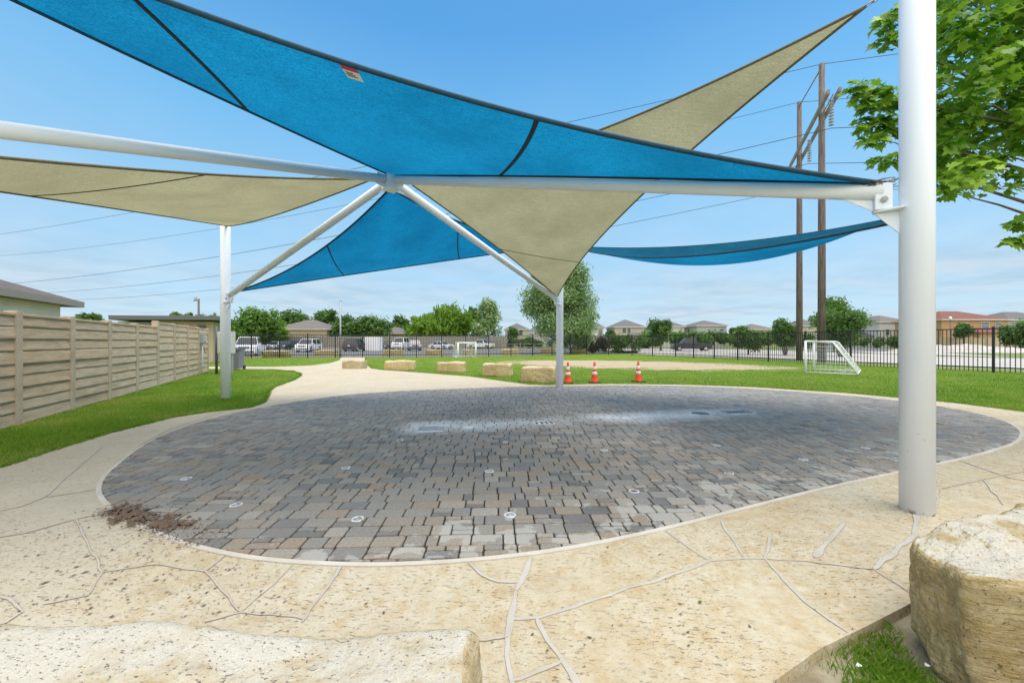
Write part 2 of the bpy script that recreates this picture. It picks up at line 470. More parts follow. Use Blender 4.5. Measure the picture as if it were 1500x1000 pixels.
def lawn_mat():
    m = mat('turf', (.06, .14, .02), .9, spec=.15); t = NT(m)
    v = t.coord('World')
    c = t.mix(t.ramp(t.noise(v, .35, 5, .6), (.35, 0), (.68, 1)), (.135, .265, .02), (.225, .285, .038))
    c = t.mix(t.ramp(t.noise(v, 26, 5, .75), (.32, .6), (.6, 0)), c, (.04, .11, .008))
    c = t.mix(t.ramp(t.noise(v, 2.0, 6, .7), (.50, 0), (.68, .6)), c, (.30, .28, .10))
    # worn dirt strip on the play field
    q = t.coord('World', (.118, .30, 1), (0, 0, .17)); 
    def loc(): pass
    sp = t.new('ShaderNodeSeparateXYZ'); t.l.new(v, sp.inputs[0])
    dx = t.math('MULTIPLY', t.math('SUBTRACT', sp.outputs['X'], 7.2), .118)
    dy = t.math('MULTIPLY', t.math('ADD', t.math('SUBTRACT', sp.outputs['Y'], 24.2), t.math('MULTIPLY', t.math('SUBTRACT', sp.outputs['X'], 7.2), .30)), .20)
    rr = t.math('ADD', t.math('MULTIPLY', dx, dx), t.math('MULTIPLY', dy, dy))
    rr = t.math('ADD', rr, t.math('MULTIPLY', t.math('SUBTRACT', t.noise(v, .9, 6, .7), .5), 1.9))
    dm = t.ramp(rr, (.65, 1), (1.15, 0))
    c = t.mix(dm, c, t.mix(t.noise(v, 3, 5), (.42, .32, .20), (.55, .46, .33)))
    t.base(c); t.bump(t.noise(v, 34, 5, .8), .9, .05)
    return m
M_LAWN = lawn_mat()
M_FIELD = var_mat('rough_grass', (.13, .18, .05), (.20, .24, .085), .12, .95, .8, 8, 'World')
M_SOIL = var_mat('bare_soil', (.34, .30, .21), (.17, .14, .085), 5, .95, .8, 40, 'World')
M_ASPH = var_mat('asphalt', (.13, .13, .135), (.19, .19, .19), .5, .9, .3, 60, 'World')
M_ROAD = var_mat('concrete_road', (.50, .47, .44), (.40, .37, .34), .3, .9, .2, 30, 'World')
M_KERB = var_mat('kerb_concrete', (.55, .52, .47), (.42, .39, .35), 1, .9, .2, 30, 'World')
M_GRAVEL = var_mat('white_gravel', (.55, .52, .49), (.36, .32, .285), 2.2, .95, 1, 9, 'World')

def leaf_mat(name, dark, light, trans=.42, rough=.55, dry=None):
    m = mat(name, dark, rough, spec=.35); t = NT(m)
    c = t.mix(t.attr(), dark, light)
    if dry: c = t.mix(t.ramp(t.attr(), (.80, 0), (.97, .8)), c, dry)
    t.base(c)
    tr = t.new('ShaderNodeBsdfTranslucent'); t.l.new(c, tr.inputs[0])
    mx = t.new('ShaderNodeMixShader'); mx.inputs[0].default_value = trans
    t.l.new(t.b.outputs[0], mx.inputs[1]); t.l.new(tr.outputs[0], mx.inputs[2]); t.l.new(mx.outputs[0], t.n['Material Output'].inputs[0])
    return m
M_BLADE = leaf_mat('grass_blade', (.10, .24, .014), (.31, .45, .05), .45, .6, (.46, .42, .13))
M_LF_DARK = leaf_mat('leaf_dark', (.045, .115, .02), (.16, .29, .06))
M_LF_MID = leaf_mat('leaf_mid', (.06, .15, .018), (.18, .33, .055))
M_LF_BRIGHT = leaf_mat('leaf_bright', (.09, .20, .012), (.26, .44, .05))
M_LF_SILVER = leaf_mat('leaf_silver', (.11, .23, .055), (.48, .60, .30))
M_LF_RED = leaf_mat('leaf_reddish', (.03, .05, .02), (.14, .10, .07))
M_MAPLE = leaf_mat('leaf_maple', (.07, .22, .012), (.44, .66, .06), .45, .42)
M_BARK = var_mat('bark', (.09, .07, .055), (.16, .13, .10), 6, .95, .8, 20)
M_IRON = mat('black_iron', (.012, .012, .014), .5)
M_CONC_FENCE = None
def precast_mat():
    m = mat('precast_plank', (.42, .34, .25), .9, spec=.2); t = NT(m)
    v = t.coord('Object')
    c = t.mix(t.ramp(t.noise(t.coord('Object', (1, 1, 5)), 2.4, 6, .65), (.35, 0), (.7, 1)), (.68, .50, .33), (.86, .68, .48))
    c = t.mix(t.ramp(t.noise(v, 1.1, 5, .6), (.5, 0), (.78, .45)), c, (.38, .31, .23))
    c = t.mix(t.attr(), c, t.mix(.5, c, (.74, .65, .51)))
    t.base(c)
    t.bump(t.noise(t.coord('Object', (5, 5, 22), (0, .12, 0)), 3.4, 7, .75, .7), 1.0, .05)
    return m
M_PRECAST = precast_mat()
M_PPOST = var_mat('precast_post', (.40, .32, .23), (.52, .43, .325), 3, .9, .5, 30)
M_WOODF = var_mat('weathered_wood', (.22, .20, .185), (.32, .29, .26), 2.5, .9, .4, 20)
M_POLE = None
def pole_mat():
    m = mat('creosoted_timber', (.12, .09, .075), .9, spec=.2); t = NT(m)
    c = t.mix(t.ramp(t.noise(t.coord('Object', (9, 9, .5)), 2, 6, .7), (.35, 0), (.65, 1)), (.085, .066, .058), (.24, .195, .175))
    t.base(c); t.bump(t.noise(t.coord('Object', (12, 12, .6)), 2, 4), .6, .03)
    return m
M_POLE = pole_mat()
M_GREY = mat('galvanised_grey', (.35, .37, .38), .5, .3)
M_BEIGEBOX = mat('beige_enclosure', (.52, .52, .49), .5)
M_DGREY = mat('dark_grey_plastic', (.085, .10, .115), .55)
M_WIRE = mat('wire', (.03, .03, .035), .6)
M_INS = mat('porcelain', (.34, .33, .36), .3)
M_WHITE = mat('white_tube', (.78, .80, .80), .4)
M_NET = mat('white_net', (.72, .74, .74), .8)
M_ORANGE = var_mat('orange_plastic', (.80, .085, .012), (.70, .065, .012), 12, .45)
M_REFL = mat('reflective_band', (.78, .76, .72), .35)
M_RUBBER = mat('black_rubber', (.015, .015, .016), .8)
M_GLASS = mat('car_glass', (.02, .028, .035), .08, spec=.8)
M_WGLASS = mat('window_glass', (.06, .09, .11), .1, spec=.8)
M_CHROME = mat('chrome', (.6, .6, .62), .2, .9)
M_HEAD = mat('headlight_lens', (.75, .78, .8), .12, spec=.8)
M_TAIL = mat('tail_lens', (.35, .01, .012), .25)
M_PLATE = mat('blank_plate', (.7, .7, .68), .5)
def shingle(name, c1, c2):
    m = mat(name, c1, .9, spec=.2); t = NT(m)
    v = t.coord('Object')
    c = t.mix(t.ramp(t.noise(t.coord('Object', (3, 3, 14)), 2, 5, .7), (.35, 0), (.68, 1)), c1, c2)
    t.base(c); t.bump(t.noise(t.coord('Object', (6, 6, 30)), 2, 3), .5, .03)
    return m
M_RF_BROWN = shingle('brown_shingle', (.11, .095, .088), (.165, .145, .135))
M_RF_GREY = shingle('grey_shingle', (.115, .116, .12), (.17, .17, .172))
M_RF_TAN = shingle('tan_shingle', (.14, .128, .118), (.20, .182, .168))
M_RF_RED = shingle('red_shingle', (.17, .075, .06), (.235, .115, .095))
def siding(name, c, step=.18):
    m = mat(name, c, .75, spec=.3); t = NT(m)
    v = t.coord('Object'); sp = t.new('ShaderNodeSeparateXYZ'); t.l.new(v, sp.inputs[0])
    fr = t.math('FRACT', t.math('MULTIPLY', sp.outputs['Z'], 1 / step))
    g = t.ramp(fr, (0, 0), (.07, 1))
    t.base(t.mix(t.ramp(t.noise(v, 1.5, 4), (.3, 0), (.7, 1)), c, tuple(x * .88 for x in c)))
    t.bump(t.math('ADD', g, t.math('MULTIPLY', fr, -.6)), .7, .02)
    return m
M_SD_CREAM = siding('cream_siding', (.90, .84, .73))
M_SD_TAN = var_mat('tan_masonry', (.50, .40, .27), (.42, .34, .24), 2, .9, .3, 14)
M_SD_BEIGE = siding('beige_siding', (.50, .45, .37))
M_SD_GREY = siding('grey_siding', (.42, .42, .40))
M_SD_WHITE = siding('white_siding', (.62, .60, .56))
M_SD_ORANGE = var_mat('orange_brick', (.50, .31, .16), (.42, .26, .14), 3, .9, .3, 14)
M_TRIM = mat('trim_paint', (.56, .53, .47), .6)
M_TRIM2 = mat('tan_trim', (.30, .265, .22), .7)
M_DTRIM = mat('dark_trim', (.12, .12, .125), .6)

# ------------------------------------------------------------------ ground
Z_FIELD, Z_LAWN = -0.06, -0.035
sheet('ground', [(-900, -300), (900, -300), (900, 1600), (-900, 1600)], Z_FIELD - .03, M_FIELD)

left_edge = [G(*p) for p in ((0, 685), (60, 665), (150, 637), (250, 612), (300, 604), (338, 600), (366, 597), (386, 590), (392, 580), (394, 573), (402, 567), (430, 557), (440, 551), (440, 547), (428, 543.5), (395, 541.2), (345, 541), (250, 541.3))]
gate_edge = [G(*p) for p in ((200, 537.3), (345, 536.7), (400, 537), (455, 535.2), (484, 531.5), (497, 527.5), (500, 523.3), (536, 523.3), (535, 528), (538, 534), (545, 539.5), (560, 541.6), (620, 545.8), (690, 551.3), (745, 559), (775, 563), (800, 564), (850, 562.7), (900, 562), (1000, 563), (1100, 566.5), (1240, 575.5), (1400, 590), (1500, 603), (1680, 632))]
front_right = [(9.5, 4.7), (9.0, 3.6), (5.2, 3.25), (3.5, 2.72), (2.5, 2.3), G(1340, 880), G(1270, 916), G(1200, 950), G(1130, 1000), (.72, 1.15), (.4, .4), (.1, -1)]
front_left = [(-6.5, -1), (-9.5, .6), (-8.2, 2.4)]
patio_poly = front_left + left_edge + gate_edge + front_right
patio = sheet('patio', patio_poly, 0.0, M_PATIO, thick=.07)

oval_px = [(149, 722), (153, 703), (170, 685), (207, 656), (250, 634), (300, 617), (350, 604.5), (400, 595), (450, 587), (500, 580), (570, 574.5), (640, 571), (710, 568.3), (780, 566.6), (850, 565.6), (900, 565), (1000, 566), (1100, 570), (1200, 577), (1300, 586), (1400, 600), (1460, 614), (1485, 625), (1494, 635), (1484, 648), (1450, 660), (1400, 673), (1315, 691), (1200, 716), (1080, 746), (960, 776), (830, 802), (700, 818), (560, 825.5), (440, 822), (350, 812), (270, 793), (205, 767), (165, 742)]
oval = smooth_closed([G(*p) for p in oval_px], 5)
def offset_loop(loop, d):
    n = len(loop); out = []
    for i in range(n):
        t = (loop[(i + 1) % n] - loop[i - 1]).normalized()
        out.append(loop[i] + Vector((t.y, -t.x)) * d)
    return out
area = sum(oval[i].x * oval[(i + 1) % len(oval)].y - oval[(i + 1) % len(oval)].x * oval[i].y for i in range(len(oval)))
sgn = 1 if area > 0 else -1
ringo = offset_loop(oval, .036 * sgn)
sheet('paver_bed', oval, .005, M_JOINT)
mb = MB(); n = len(oval)
vs = [(p.x, p.y, .013) for p in oval] + [(p.x, p.y, .010) for p in ringo] + [(p.x, p.y, -.01) for p in ringo]
mb.add(vs, [(i, (i + 1) % n, n + (i + 1) % n, n + i) for i in range(n)] + [(n + i, n + (i + 1) % n, 2 * n + (i + 1) % n, 2 * n + i) for i in range(n)])
rg = mb.build('paving_edge', M_RING); rg['kind'] = 'structure'

# pavers: one mesh, every stone modelled
def inside_oval(x, y, poly=[(p.x, p.y) for p in oval]):
    c = False; n = len(poly); j = n - 1
    for i in range(n):
        xi, yi = poly[i]; xj, yj = poly[j]
        if (yi > y) != (yj > y) and x < (xj - xi) * (y - yi) / (yj - yi) + xi: c = not c
        j = i
    return c
def clip_oval(poly):
    lp = oval if sgn > 0 else list(reversed(oval)); n = len(lp)
    cx = sum(p[0] for p in poly) / len(poly); cy = sum(p[1] for p in poly) / len(poly)
    near = [i for i in range(n) if (lp[i].x - cx) ** 2 + (lp[i].y - cy) ** 2 < .55 ** 2]
    for i in near:
        a, b = lp[i], lp[(i + 1) % n]; ex, ey = b.x - a.x, b.y - a.y
        out = []; m = len(poly)
        for k in range(m):
            p, q = poly[k], poly[(k + 1) % m]
            sp_ = ex * (p[1] - a.y) - ey * (p[0] - a.x); sq = ex * (q[1] - a.y) - ey * (q[0] - a.x)
            if sp_ >= 0: out.append(p)
            if (sp_ >= 0) != (sq >= 0):
                t = sp_ / (sp_ - sq); out.append((p[0] + (q[0] - p[0]) * t, p[1] + (q[1] - p[1]) * t))
        poly = out
        if len(poly) < 3: return []
    return poly
th = R(2.0); ct, st_ = math.cos(th), math.sin(th)
pv, pf, pt = [], [], []
xmin, xmax = min(p.x for p in oval) - .5, max(p.x for p in oval) + .5
ymin, ymax = min(p.y for p in oval) - 1, max(p.y for p in oval) + 1
prnd = random.Random(3)
def paver(u0, v0, w, h):
    g = .005
    j = lambda: prnd.uniform(-.0014, .0014)
    c = min(.017, .2 * min(w, h))
    x0, x1, y0, y1 = u0 + g + j(), u0 + w - g + j(), v0 + g + j(), v0 + h - g + j()
    loc = [(x0 + c, y0), (x1 - c, y0), (x1 - c * .3, y0 + c * .3), (x1, y0 + c), (x1, y1 - c), (x1 - c * .3, y1 - c * .3), (x1 - c, y1), (x0 + c, y1), (x0 + c * .3, y1 - c * .3), (x0, y1 - c), (x0, y0 + c), (x0 + c * .3, y0 + c * .3)]
    poly = [(a * ct - b * st_, a * st_ + b * ct) for a, b in loc]
    ins = [inside_oval(*p) for p in poly]
    if not any(ins): return
    if not all(ins):
        poly = clip_oval(poly)
        if len(poly) < 3: return
        ar = abs(sum(poly[i][0] * poly[(i + 1) % len(poly)][1] - poly[(i + 1) % len(poly)][0] * poly[i][1] for i in range(len(poly)))) / 2
        if ar < .0012: return
    cx = sum(p[0] for p in poly) / len(poly); cy = sum(p[1] for p in poly) / len(poly)
    n = len(poly); b = len(pv); tilt = prnd.uniform(-.0016, .0016); tx, ty = prnd.uniform(-.009, .009), prnd.uniform(-.009, .009)
    tone = min(1, max(0, prnd.choice((.1, .25, .35, .45, .45, .5, .6, .7, .85, .95)) + prnd.uniform(-.09, .09)))
    for s, z in ((1, .004), (1, .0135), (.975, .0185), (.93, .0205)):
        for p in poly:
            dx, dy = p[0] - cx, p[1] - cy
            pv.append((cx + dx * s, cy + dy * s, z + (tilt + dx * tx + dy * ty if s < 1 or z > .01 else 0))); pt.append(tone)
    for r in range(3):
        for i in range(n): pf.append((b + r * n + i, b + r * n + (i + 1) % n, b + (r + 1) * n + (i + 1) % n, b + (r + 1) * n + i))
    pf.append(tuple(b + 3 * n + i for i in range(n)))
v = ymin - .6; row = 0
while v < ymax + .6:
    u = xmin - .5 - prnd.random() * .2
    while u < xmax + .5:
        k = prnd.random()
        if k < .36: paver(u, v, .225, .15); u += .225
        elif k < .64: paver(u, v, .15, .15); u += .15
        elif k < .76: paver(u, v, .085, .15); u += .085
        elif k < .90: paver(u, v, .225, .085); paver(u, v + .085, .13, .065); paver(u + .13, v + .085, .095, .065); u += .225
        else: paver(u, v, .16, .065); paver(u, v + .065, .16, .085); u += .16
    v += .15; row += 1
me = bpy.data.meshes.new('paving'); me.from_pydata(pv, [], pf); me.materials.append(M_PAVER)
a = me.attributes.new('tint', 'FLOAT', 'POINT'); a.data.foreach_set('value', np.array(pt, np.float32)); me.update()
po = bpy.data.objects.new('paving', me); C.objects.link(po); po['kind'] = 'structure'

# mortar joints between the flagstones, as laid
JOINTS = [
    ([(778, 812), (768, 838), (758, 862), (750, 895), (744, 930), (744, 960), (752, 1010)], .030),
    ([(748, 906), (790, 904), (845, 887), (900, 868), (960, 850), (1010, 833), (1040, 822), (1085, 818), (1122, 818)], .020),
    ([(786, 904), (803, 938), (822, 962), (838, 985), (850, 1010)], .030),
    ([(748, 998), (785, 983), (826, 966)], .022),
    ([(965, 768), (995, 792), (1037, 821)], .018),
    ([(1055, 761), (1066, 778), (1076, 795), (1090, 816)], .026),
    ([(1129, 786), (1128, 800), (1121, 818), (1160, 862), (1195, 893), (1240, 926)], .022),
    ([(1235, 764), (1222, 783), (1208, 800), (1192, 816)], .032),
    ([(1344, 751), (1340, 784), (1312, 806), (1280, 834)], .034),
    ([(1340, 784), (1392, 802)], .012), ([(1280, 834), (1340, 872)], .010), ([(1122, 818), (1180, 822), (1280, 834)], .008),
    ([(500, 826), (478, 862), (455, 890), (440, 912)], .016),
    ([(432, 824), (400, 856), (352, 897), (300, 912)], .010), ([(350, 897), (400, 900), (446, 909)], .012),
    ([(684, 822), (705, 842), (730, 852), (760, 853)], .022),
    ([(148, 655), (124, 676), (95, 700), (66, 728)], .02), ([(66, 728), (30, 742), (-20, 752)], .014), ([(66, 728), (110, 722), (150, 715)], .012),
    ([(-20, 868), (10, 878), (38, 895), (10, 912), (-20, 920)], .016), ([(682, 938), (712, 936), (744, 932)], .016),
    ([(-30, 792), (40, 780), (112, 760), (150, 752)], .012), ([(112, 760), (128, 800), (150, 838), (128, 872), (60, 888)], .010), ([(150, 838), (230, 826), (300, 838), (352, 897)], .008),
    ([(300, 838), (330, 812)], .010), ([(1500, 690), (1440, 702), (1380, 715), (1366, 748)], .010), ([(1440, 702), (1470, 740)], .010),
    ([(330, 602), (250, 628), (205, 652)], .012), ([(1400, 673), (1480, 700), (1560, 715)], .012),
]
M_JEDGE = var_mat('joint_edge', (.28, .22, .14), (.42, .35, .25), 9, .95, .3, 60, 'World')
mb = MB()
for ji_, (pts, w) in enumerate(JOINTS):
    P = [Vector((*G(*p), .00012 * ji_)) for p in pts]
    Q = []
    for i in range(len(P) - 1):
        k = max(3, int((P[i + 1] - P[i]).length / .03))
        Q += [P[i].lerp(P[i + 1], q / k) for q in range(k)]
    Q.append(P[-1]); m = len(Q)
    vs = []
    for i, p in enumerate(Q):
        t = (Q[min(i + 1, m - 1)] - Q[max(i - 1, 0)]).normalized(); nn = Vector((-t.y, t.x, 0))
        ww = w * (.62 + 1.0 * abs(noise.noise(p * 2.3)) + .35 * noise.noise(p * 14)) * (.3 if i in (0, m - 1) else 1)
        off = nn * (noise.noise(p * 5) * .014 + noise.noise(p * 19) * .004)
        e = .0015 + .003 * abs(noise.noise(p * 8 + Vector((4, 0, 0))))
        for k, z in ((ww / 2 + e, .002), (ww / 2, .0035), (-ww / 2, .0035), (-ww / 2 - e, .002)):
            vs.append(p + off + nn * k + Vector((0, 0, z)))
    b = len(mb.v); mb.add(vs, [])
    for i in range(m - 1):
        for k in range(3):
            mb.f.append([b + 4 * i + k, b + 4 * i + k + 1, b + 4 * i + k + 5, b + 4 * i + k + 4]); mb.m.append(1 if k == 1 else 0); mb.sm.append(False)
mj = mb.build('mortar_joint', [M_JEDGE, M_MORTAR], patio)

lawn_left = [(-45, 2), (-9.5, .6)] + [(-8.2, 2.4)] + left_edge + [G(200, 541.3), (-45, 19.4)]
sheet('left_lawn', lawn_left, Z_LAWN + .02, M_LAWN)
back_lawn = [G(200, 537.3)] + gate_edge[1:7] + [G(498, 523), (-26, 34.3), (-46, 33.5), (-46, 21.4)]
sheet('back_lawn', back_lawn, Z_LAWN + .02, M_LAWN)
FENCE = [(-27, 33), (-8.5, 34.6), (2, 38.2), (8.3, 43.2), (12.4, 40.2), (15.2, 36.2), (17.4, 30), (19.5, 22.4), (21.9, 17.7), (25.6, 10.5), (28, 6)]
right_lawn = gate_edge[7:] + [(9.5, 4.7), (9.0, 3.6), (14, -1), (40, -1)] + [(29.5, 6.5), (26.6, 11.5), (23.2, 18), (21, 22.8), (19, 30.4), (16.6, 36.8), (13.4, 41), (8.6, 44.6), (2, 39.3), (-8, 35.6)]
sheet('play_field', right_lawn, Z_LAWN + .02, M_LAWN)
soil_poly = [(9.0, 3.6), (5.2, 3.25), (3.5, 2.72), (2.5, 2.3)] + front_right[5:] + [(6, -1), (14, -1)]
sheet('bare_soil', soil_poly, Z_LAWN - .02, M_SOIL)

sheet('parking_lot', [(-75, 35.6), (-26, 35.6), (-8.5, 36.4), (1.5, 40), (7.5, 46), (16, 50), (19, 58), (6, 66), (-2, 72), (-14, 79), (-75, 79)], Z_FIELD - .01, M_ASPH)
kb = MB()
def strip(mb, pts, w, z0, z1):
    P = [Vector((*p[:2], 0)) for p in pts]
    for a, b in zip(P[:-1], P[1:]):
        dd = b - a
        mb.box(((a + b) / 2) + Vector((0, 0, (z0 + z1) / 2)), (dd.length - .002, w, z1 - z0), math.atan2(dd.y, dd.x))
strip(kb, [(-75, 35.4), (-26, 35.4), (-8.5, 36.2), (1.5, 39.8), (7.5, 45.8)], .2, -.1, .06)
strip(kb, [(-2, 72), (6, 66), (19, 58)], .25, -.1, .08)
strip(kb, [(-75, 79), (-14, 79)], .25, -.1, .08)
k = kb.build('kerb', M_KERB); k['kind'] = 'structure'
sheet('parking_island', [(-40, 66), (-17, 66), (-16, 67.3), (-40, 67.3)], Z_FIELD + .02, M_KERB)
sheet('road', [(13, 60), (15.8, 42), (22.5, 33.5), (26.6, 24), (32, 14), (40, 0), (60, 0), (52, 18), (46, 29), (42, 38), (45, 60), (40, 75), (24, 84)], Z_FIELD - .01, M_ROAD)
sheet('driveway', [(44.6, 47), (60, 80), (72, 80), (52, 44), (46.5, 36)], Z_FIELD - .006, M_ROAD)
sheet('side_street', [(50, 62), (62, 96), (82, 92), (60, 52)], Z_FIELD - .001, M_ASPH)

# ------------------------------------------------------------------ grass blades
def in_poly_np(x, y, poly):
    c = np.zeros(len(x), bool); n = len(poly); j = n - 1
    for i in range(n):
        xi, yi = poly[i][0], poly[i][1]; xj, yj = poly[j][0], poly[j][1]
        if yi != yj:
            c ^= ((yi > y) != (yj > y)) & (x < (xj - xi) * (y - yi) / (yj - yi) + xi)
        j = i
    return c
def blades(name, xy, hmin, hmax, width, z0, label, lean=.6, tone=None):
    n = len(xy); h = rng.uniform(hmin, hmax, n); a = rng.uniform(0, 2 * np.pi, n); w = width * rng.uniform(.6, 1.3, n)
    la = rng.uniform(0, 2 * np.pi, n); lm = rng.uniform(.1, lean, n) * h
    bx, by = np.cos(a) * w / 2, np.sin(a) * w / 2
    V = np.zeros((n, 4, 3), np.float32)
    V[:, 0] = np.stack([xy[:, 0] - bx, xy[:, 1] - by, np.full(n, z0)], 1)
    V[:, 1] = np.stack([xy[:, 0] + bx, xy[:, 1] + by, np.full(n, z0)], 1)
    mx, my = xy[:, 0] + np.cos(la) * lm * .35, xy[:, 1] + np.sin(la) * lm * .35
    V[:, 2] = np.stack([mx + bx * .7, my + by * .7, z0 + h * .6], 1)
    V[:, 3] = np.stack([xy[:, 0] + np.cos(la) * lm, xy[:, 1] + np.sin(la) * lm, z0 + h], 1)
    b = np.arange(n)[:, None] * 4
    Fc = np.concatenate([b + np.array([[0, 1, 2]]), b + np.array([[0, 2, 3]])])
    t = np.clip(rng.normal(.4, .22, n) if tone is None else tone + rng.normal(0, .15, n), 0, 1)
    o = npmesh(name, V.reshape(-1, 3), Fc, M_BLADE, attr=np.repeat(t, 4))
    return tag(o, label, 'grass', None, 'stuff')
def scatter(poly, n, dens):   # density falls with distance
    P = np.array([p[:2] for p in poly]); out = []; got = 0
    while got < n:
        y = np.exp(rng.uniform(np.log(dens[0]), np.log(dens[1]), n)); x = rng.uniform(-1.45, 1.45, n) * y
        k = in_poly_np(x, y, [tuple(p) for p in P]); out.append(np.stack([x[k], y[k]], 1)); got += k.sum()
    return np.concatenate(out)[:n]
def tone_at(xy, s=.5):
    return np.array([.42 + .45 * noise.noise(Vector((p[0] * s, p[1] * s, 3))) + .35 * noise.noise(Vector((p[0] * s * 4, p[1] * s * 4, 7))) for p in xy])
xy = scatter(lawn_left, 90000, (3.5, 22))
blades('lawn_grass', xy, .03, .07, .011, Z_LAWN + .02, 'bright green mown grass between the precast fence and the stone path', tone=tone_at(xy) + .22)
xy = scatter(right_lawn, 100000, (7.5, 42))
q = ((xy[:, 0] - 7.2) * .118) ** 2 + ((xy[:, 1] - 24.2 + (xy[:, 0] - 7.2) * .30) * .20) ** 2
nz = np.array([noise.noise(Vector((p[0] * .7, p[1] * .7, 1))) for p in xy])
xy = xy[(q + nz * .8) > .8]
blades('lawn_grass', xy, .025, .06, .014, Z_LAWN + .02, 'mown grass of the play field beyond the paved oval', tone=tone_at(xy, .4) + .12)
xy = scatter(back_lawn, 14000, (21, 36))
blades('lawn_grass', xy, .03, .06, .025, Z_LAWN + .02, 'strip of mown grass between the path and the car park fence', tone=tone_at(xy, .4) + .1)
def along(line, n, ymax):
    P = [Vector((*p[:2], 0)) for p in line]; out = []
    L = [(b - a).length / max(1.5, (a + b).length / 2) ** .5 for a, b in zip(P[:-1], P[1:])]; tot = sum(L)
    for a, b, l in zip(P[:-1], P[1:], L):
        k = int(n * l / tot); t = rng.random(k); w = rng.normal(0, .02, k); dd = (b - a).normalized()
        out.append(np.stack([a.x + (b.x - a.x) * t - dd.y * w, a.y + (b.y - a.y) * t + dd.x * w], 1))
    xy = np.concatenate(out); return xy[(xy[:, 1] > 2) & (xy[:, 1] < ymax)]
xy = along([(-8.2, 2.4)] + left_edge, 9000, 22); blades('edge_grass', xy, .03, .07, .011, Z_LAWN + .02, 'ragged fringe of grass along the left stone path edge', 1.2, tone=tone_at(xy) - .1)
xy = along(gate_edge[7:], 9000, 36); blades('edge_grass', xy, .03, .07, .014, Z_LAWN + .02, 'ragged fringe of grass around the far rim of the paved oval', 1.2, tone=tone_at(xy) + .05)
# tufts beside the near boulder
pts = []
for _ in range(26):
    cx, cy = rng.uniform(1.15, 2.1), rng.uniform(1.25, 2.25)
    if not in_poly_np(np.array([cx]), np.array([cy]), soil_poly)[0]: continue
    k = rng.integers(6, 34); pts.append(np.stack([cx + rng.normal(0, .035, k), cy + rng.normal(0, .035, k)], 1))
for cx, cy, sg, k in ((1.62, 1.66, .06, 700), (1.70, 1.72, .055, 500), (1.52, 1.60, .05, 260), (1.72, 1.58, .05, 500), (1.45, 1.52, .05, 320), (1.60, 1.55, .06, 420), (1.66, 1.82, .05, 200), (1.36, 1.42, .05, 200), (1.78, 1.86, .035, 160), (1.83, 2.02, .04, 110), (1.56, 1.80, .04, 70), (1.9, 2.12, .04, 70)):
    pts.append(np.stack([cx + rng.normal(0, sg, k), cy + rng.normal(0, sg, k)], 1))
xy = np.concatenate(pts); xy = xy[in_poly_np(xy[:, 0], xy[:, 1], soil_poly)]
blades('grass_tuft', xy, .015, .055, .0045, Z_LAWN - .02, 'tufts of grass in the bare soil beside the near right boulder', .9)

# ------------------------------------------------------------------ shade structure
PA, PB, PC, PD = Vector((3.35, 3.22, 0)), Vector((1.44, 11.73, 0)), Vector((-7.07, 9.6, 0)), Vector((-5.2, 1.15, 0))
HUB = Vector((-2.0, 6.42, 4.05))
frame = empty('shade_structure', (0, 0, 0), 0, 'white steel frame of four round posts and four sloping arms meeting over the paved oval', 'shade structure')
ARMZ = {'A': 2.67, 'B': 2.66, 'C': 2.52, 'D': 2.55}
TOP = {'A': 4.62, 'B': 4.45, 'C': 4.24, 'D': 4.55}
for key, P in (('A', PA), ('B', PB), ('C', PC), ('D', PD)):
    mb = MB(); r = .108
    mb.lathe([(r, -.08), (r, TOP[key] - .01), (r - .012, TOP[key])], P, 40)
    post = mb.build('post', M_STEEL, frame)
    dr = (HUB - P); dr.z = 0; dr.normalize(); sd = Vector((-dr.y, dr.x, 0)); az = ARMZ[key]
    ang = math.atan2(dr.y, dr.x)
    Mx = Matrix((dr, sd, Vector((0, 0, 1)))).transposed()
    mb = MB(); sh = az - .17
    mb.prism([(.09, -.115), (.20, -.075), (.27, -.035), (.27, .035), (.20, .075), (.09, .115)], .014, 'z', P + Vector((0, 0, sh)), M=Mx)
    mb.prism([(.10, sh - .002), (.265, sh - .002), (.10, sh - .20)], .014, 'y', P - sd * .007, M=Mx)
    mb.build('bracket', M_STEEL, post)
    a0 = P + dr * .215; a0.z = az; a1 = HUB.copy(); a1 = a1 - dr * .06
    mb = MB(); mb.tube([a0, a1], .068, 24)
    arm = mb.build('arm', M_STEEL, frame)
    mb = MB()
    mb.prism([(.16, sh + .0155), (.27, sh + .0155), (.27, az + .03), (.262, az + .075), (.16, az + .06)], .12, 'y', P - sd * .06, M=Mx)
    mb.prism([(.272, sh + .017), (.50, az + .01), (.272, az - .02)], .014, 'y', P - sd * .007, M=Mx)
    mb.build('end_plate', M_STEEL, arm, bevel=.006)
    mb = MB(); bp = P + dr * .215 + Vector((0, 0, (sh + az) / 2 + .01))
    mb.tube([bp - sd * .085, bp + sd * .085], .014, 8); mb.tube([bp - sd * .078, bp - sd * .066], .026, 6); mb.tube([bp + sd * .066, bp + sd * .078], .026, 6)
    mb.build('bolt', M_GREY, arm)
mb = MB()
mb.lathe([(.05, -.16), (.16, -.155), (.17, -.06), (.17, .06), (.12, .085), (.02, .09)], HUB, 4)
for P in (PA, PB, PC, PD):
    dr = (HUB - P); dr.z = 0; dr.normalize()
    mb.box(HUB - dr * .17 + Vector((0, 0, -.05)), (.24, .016, .20), math.atan2(dr.y, dr.x))
hubo = mb.build('hub_plate', M_STEEL, frame, bevel=.008)
M_HUBSTAIN = None

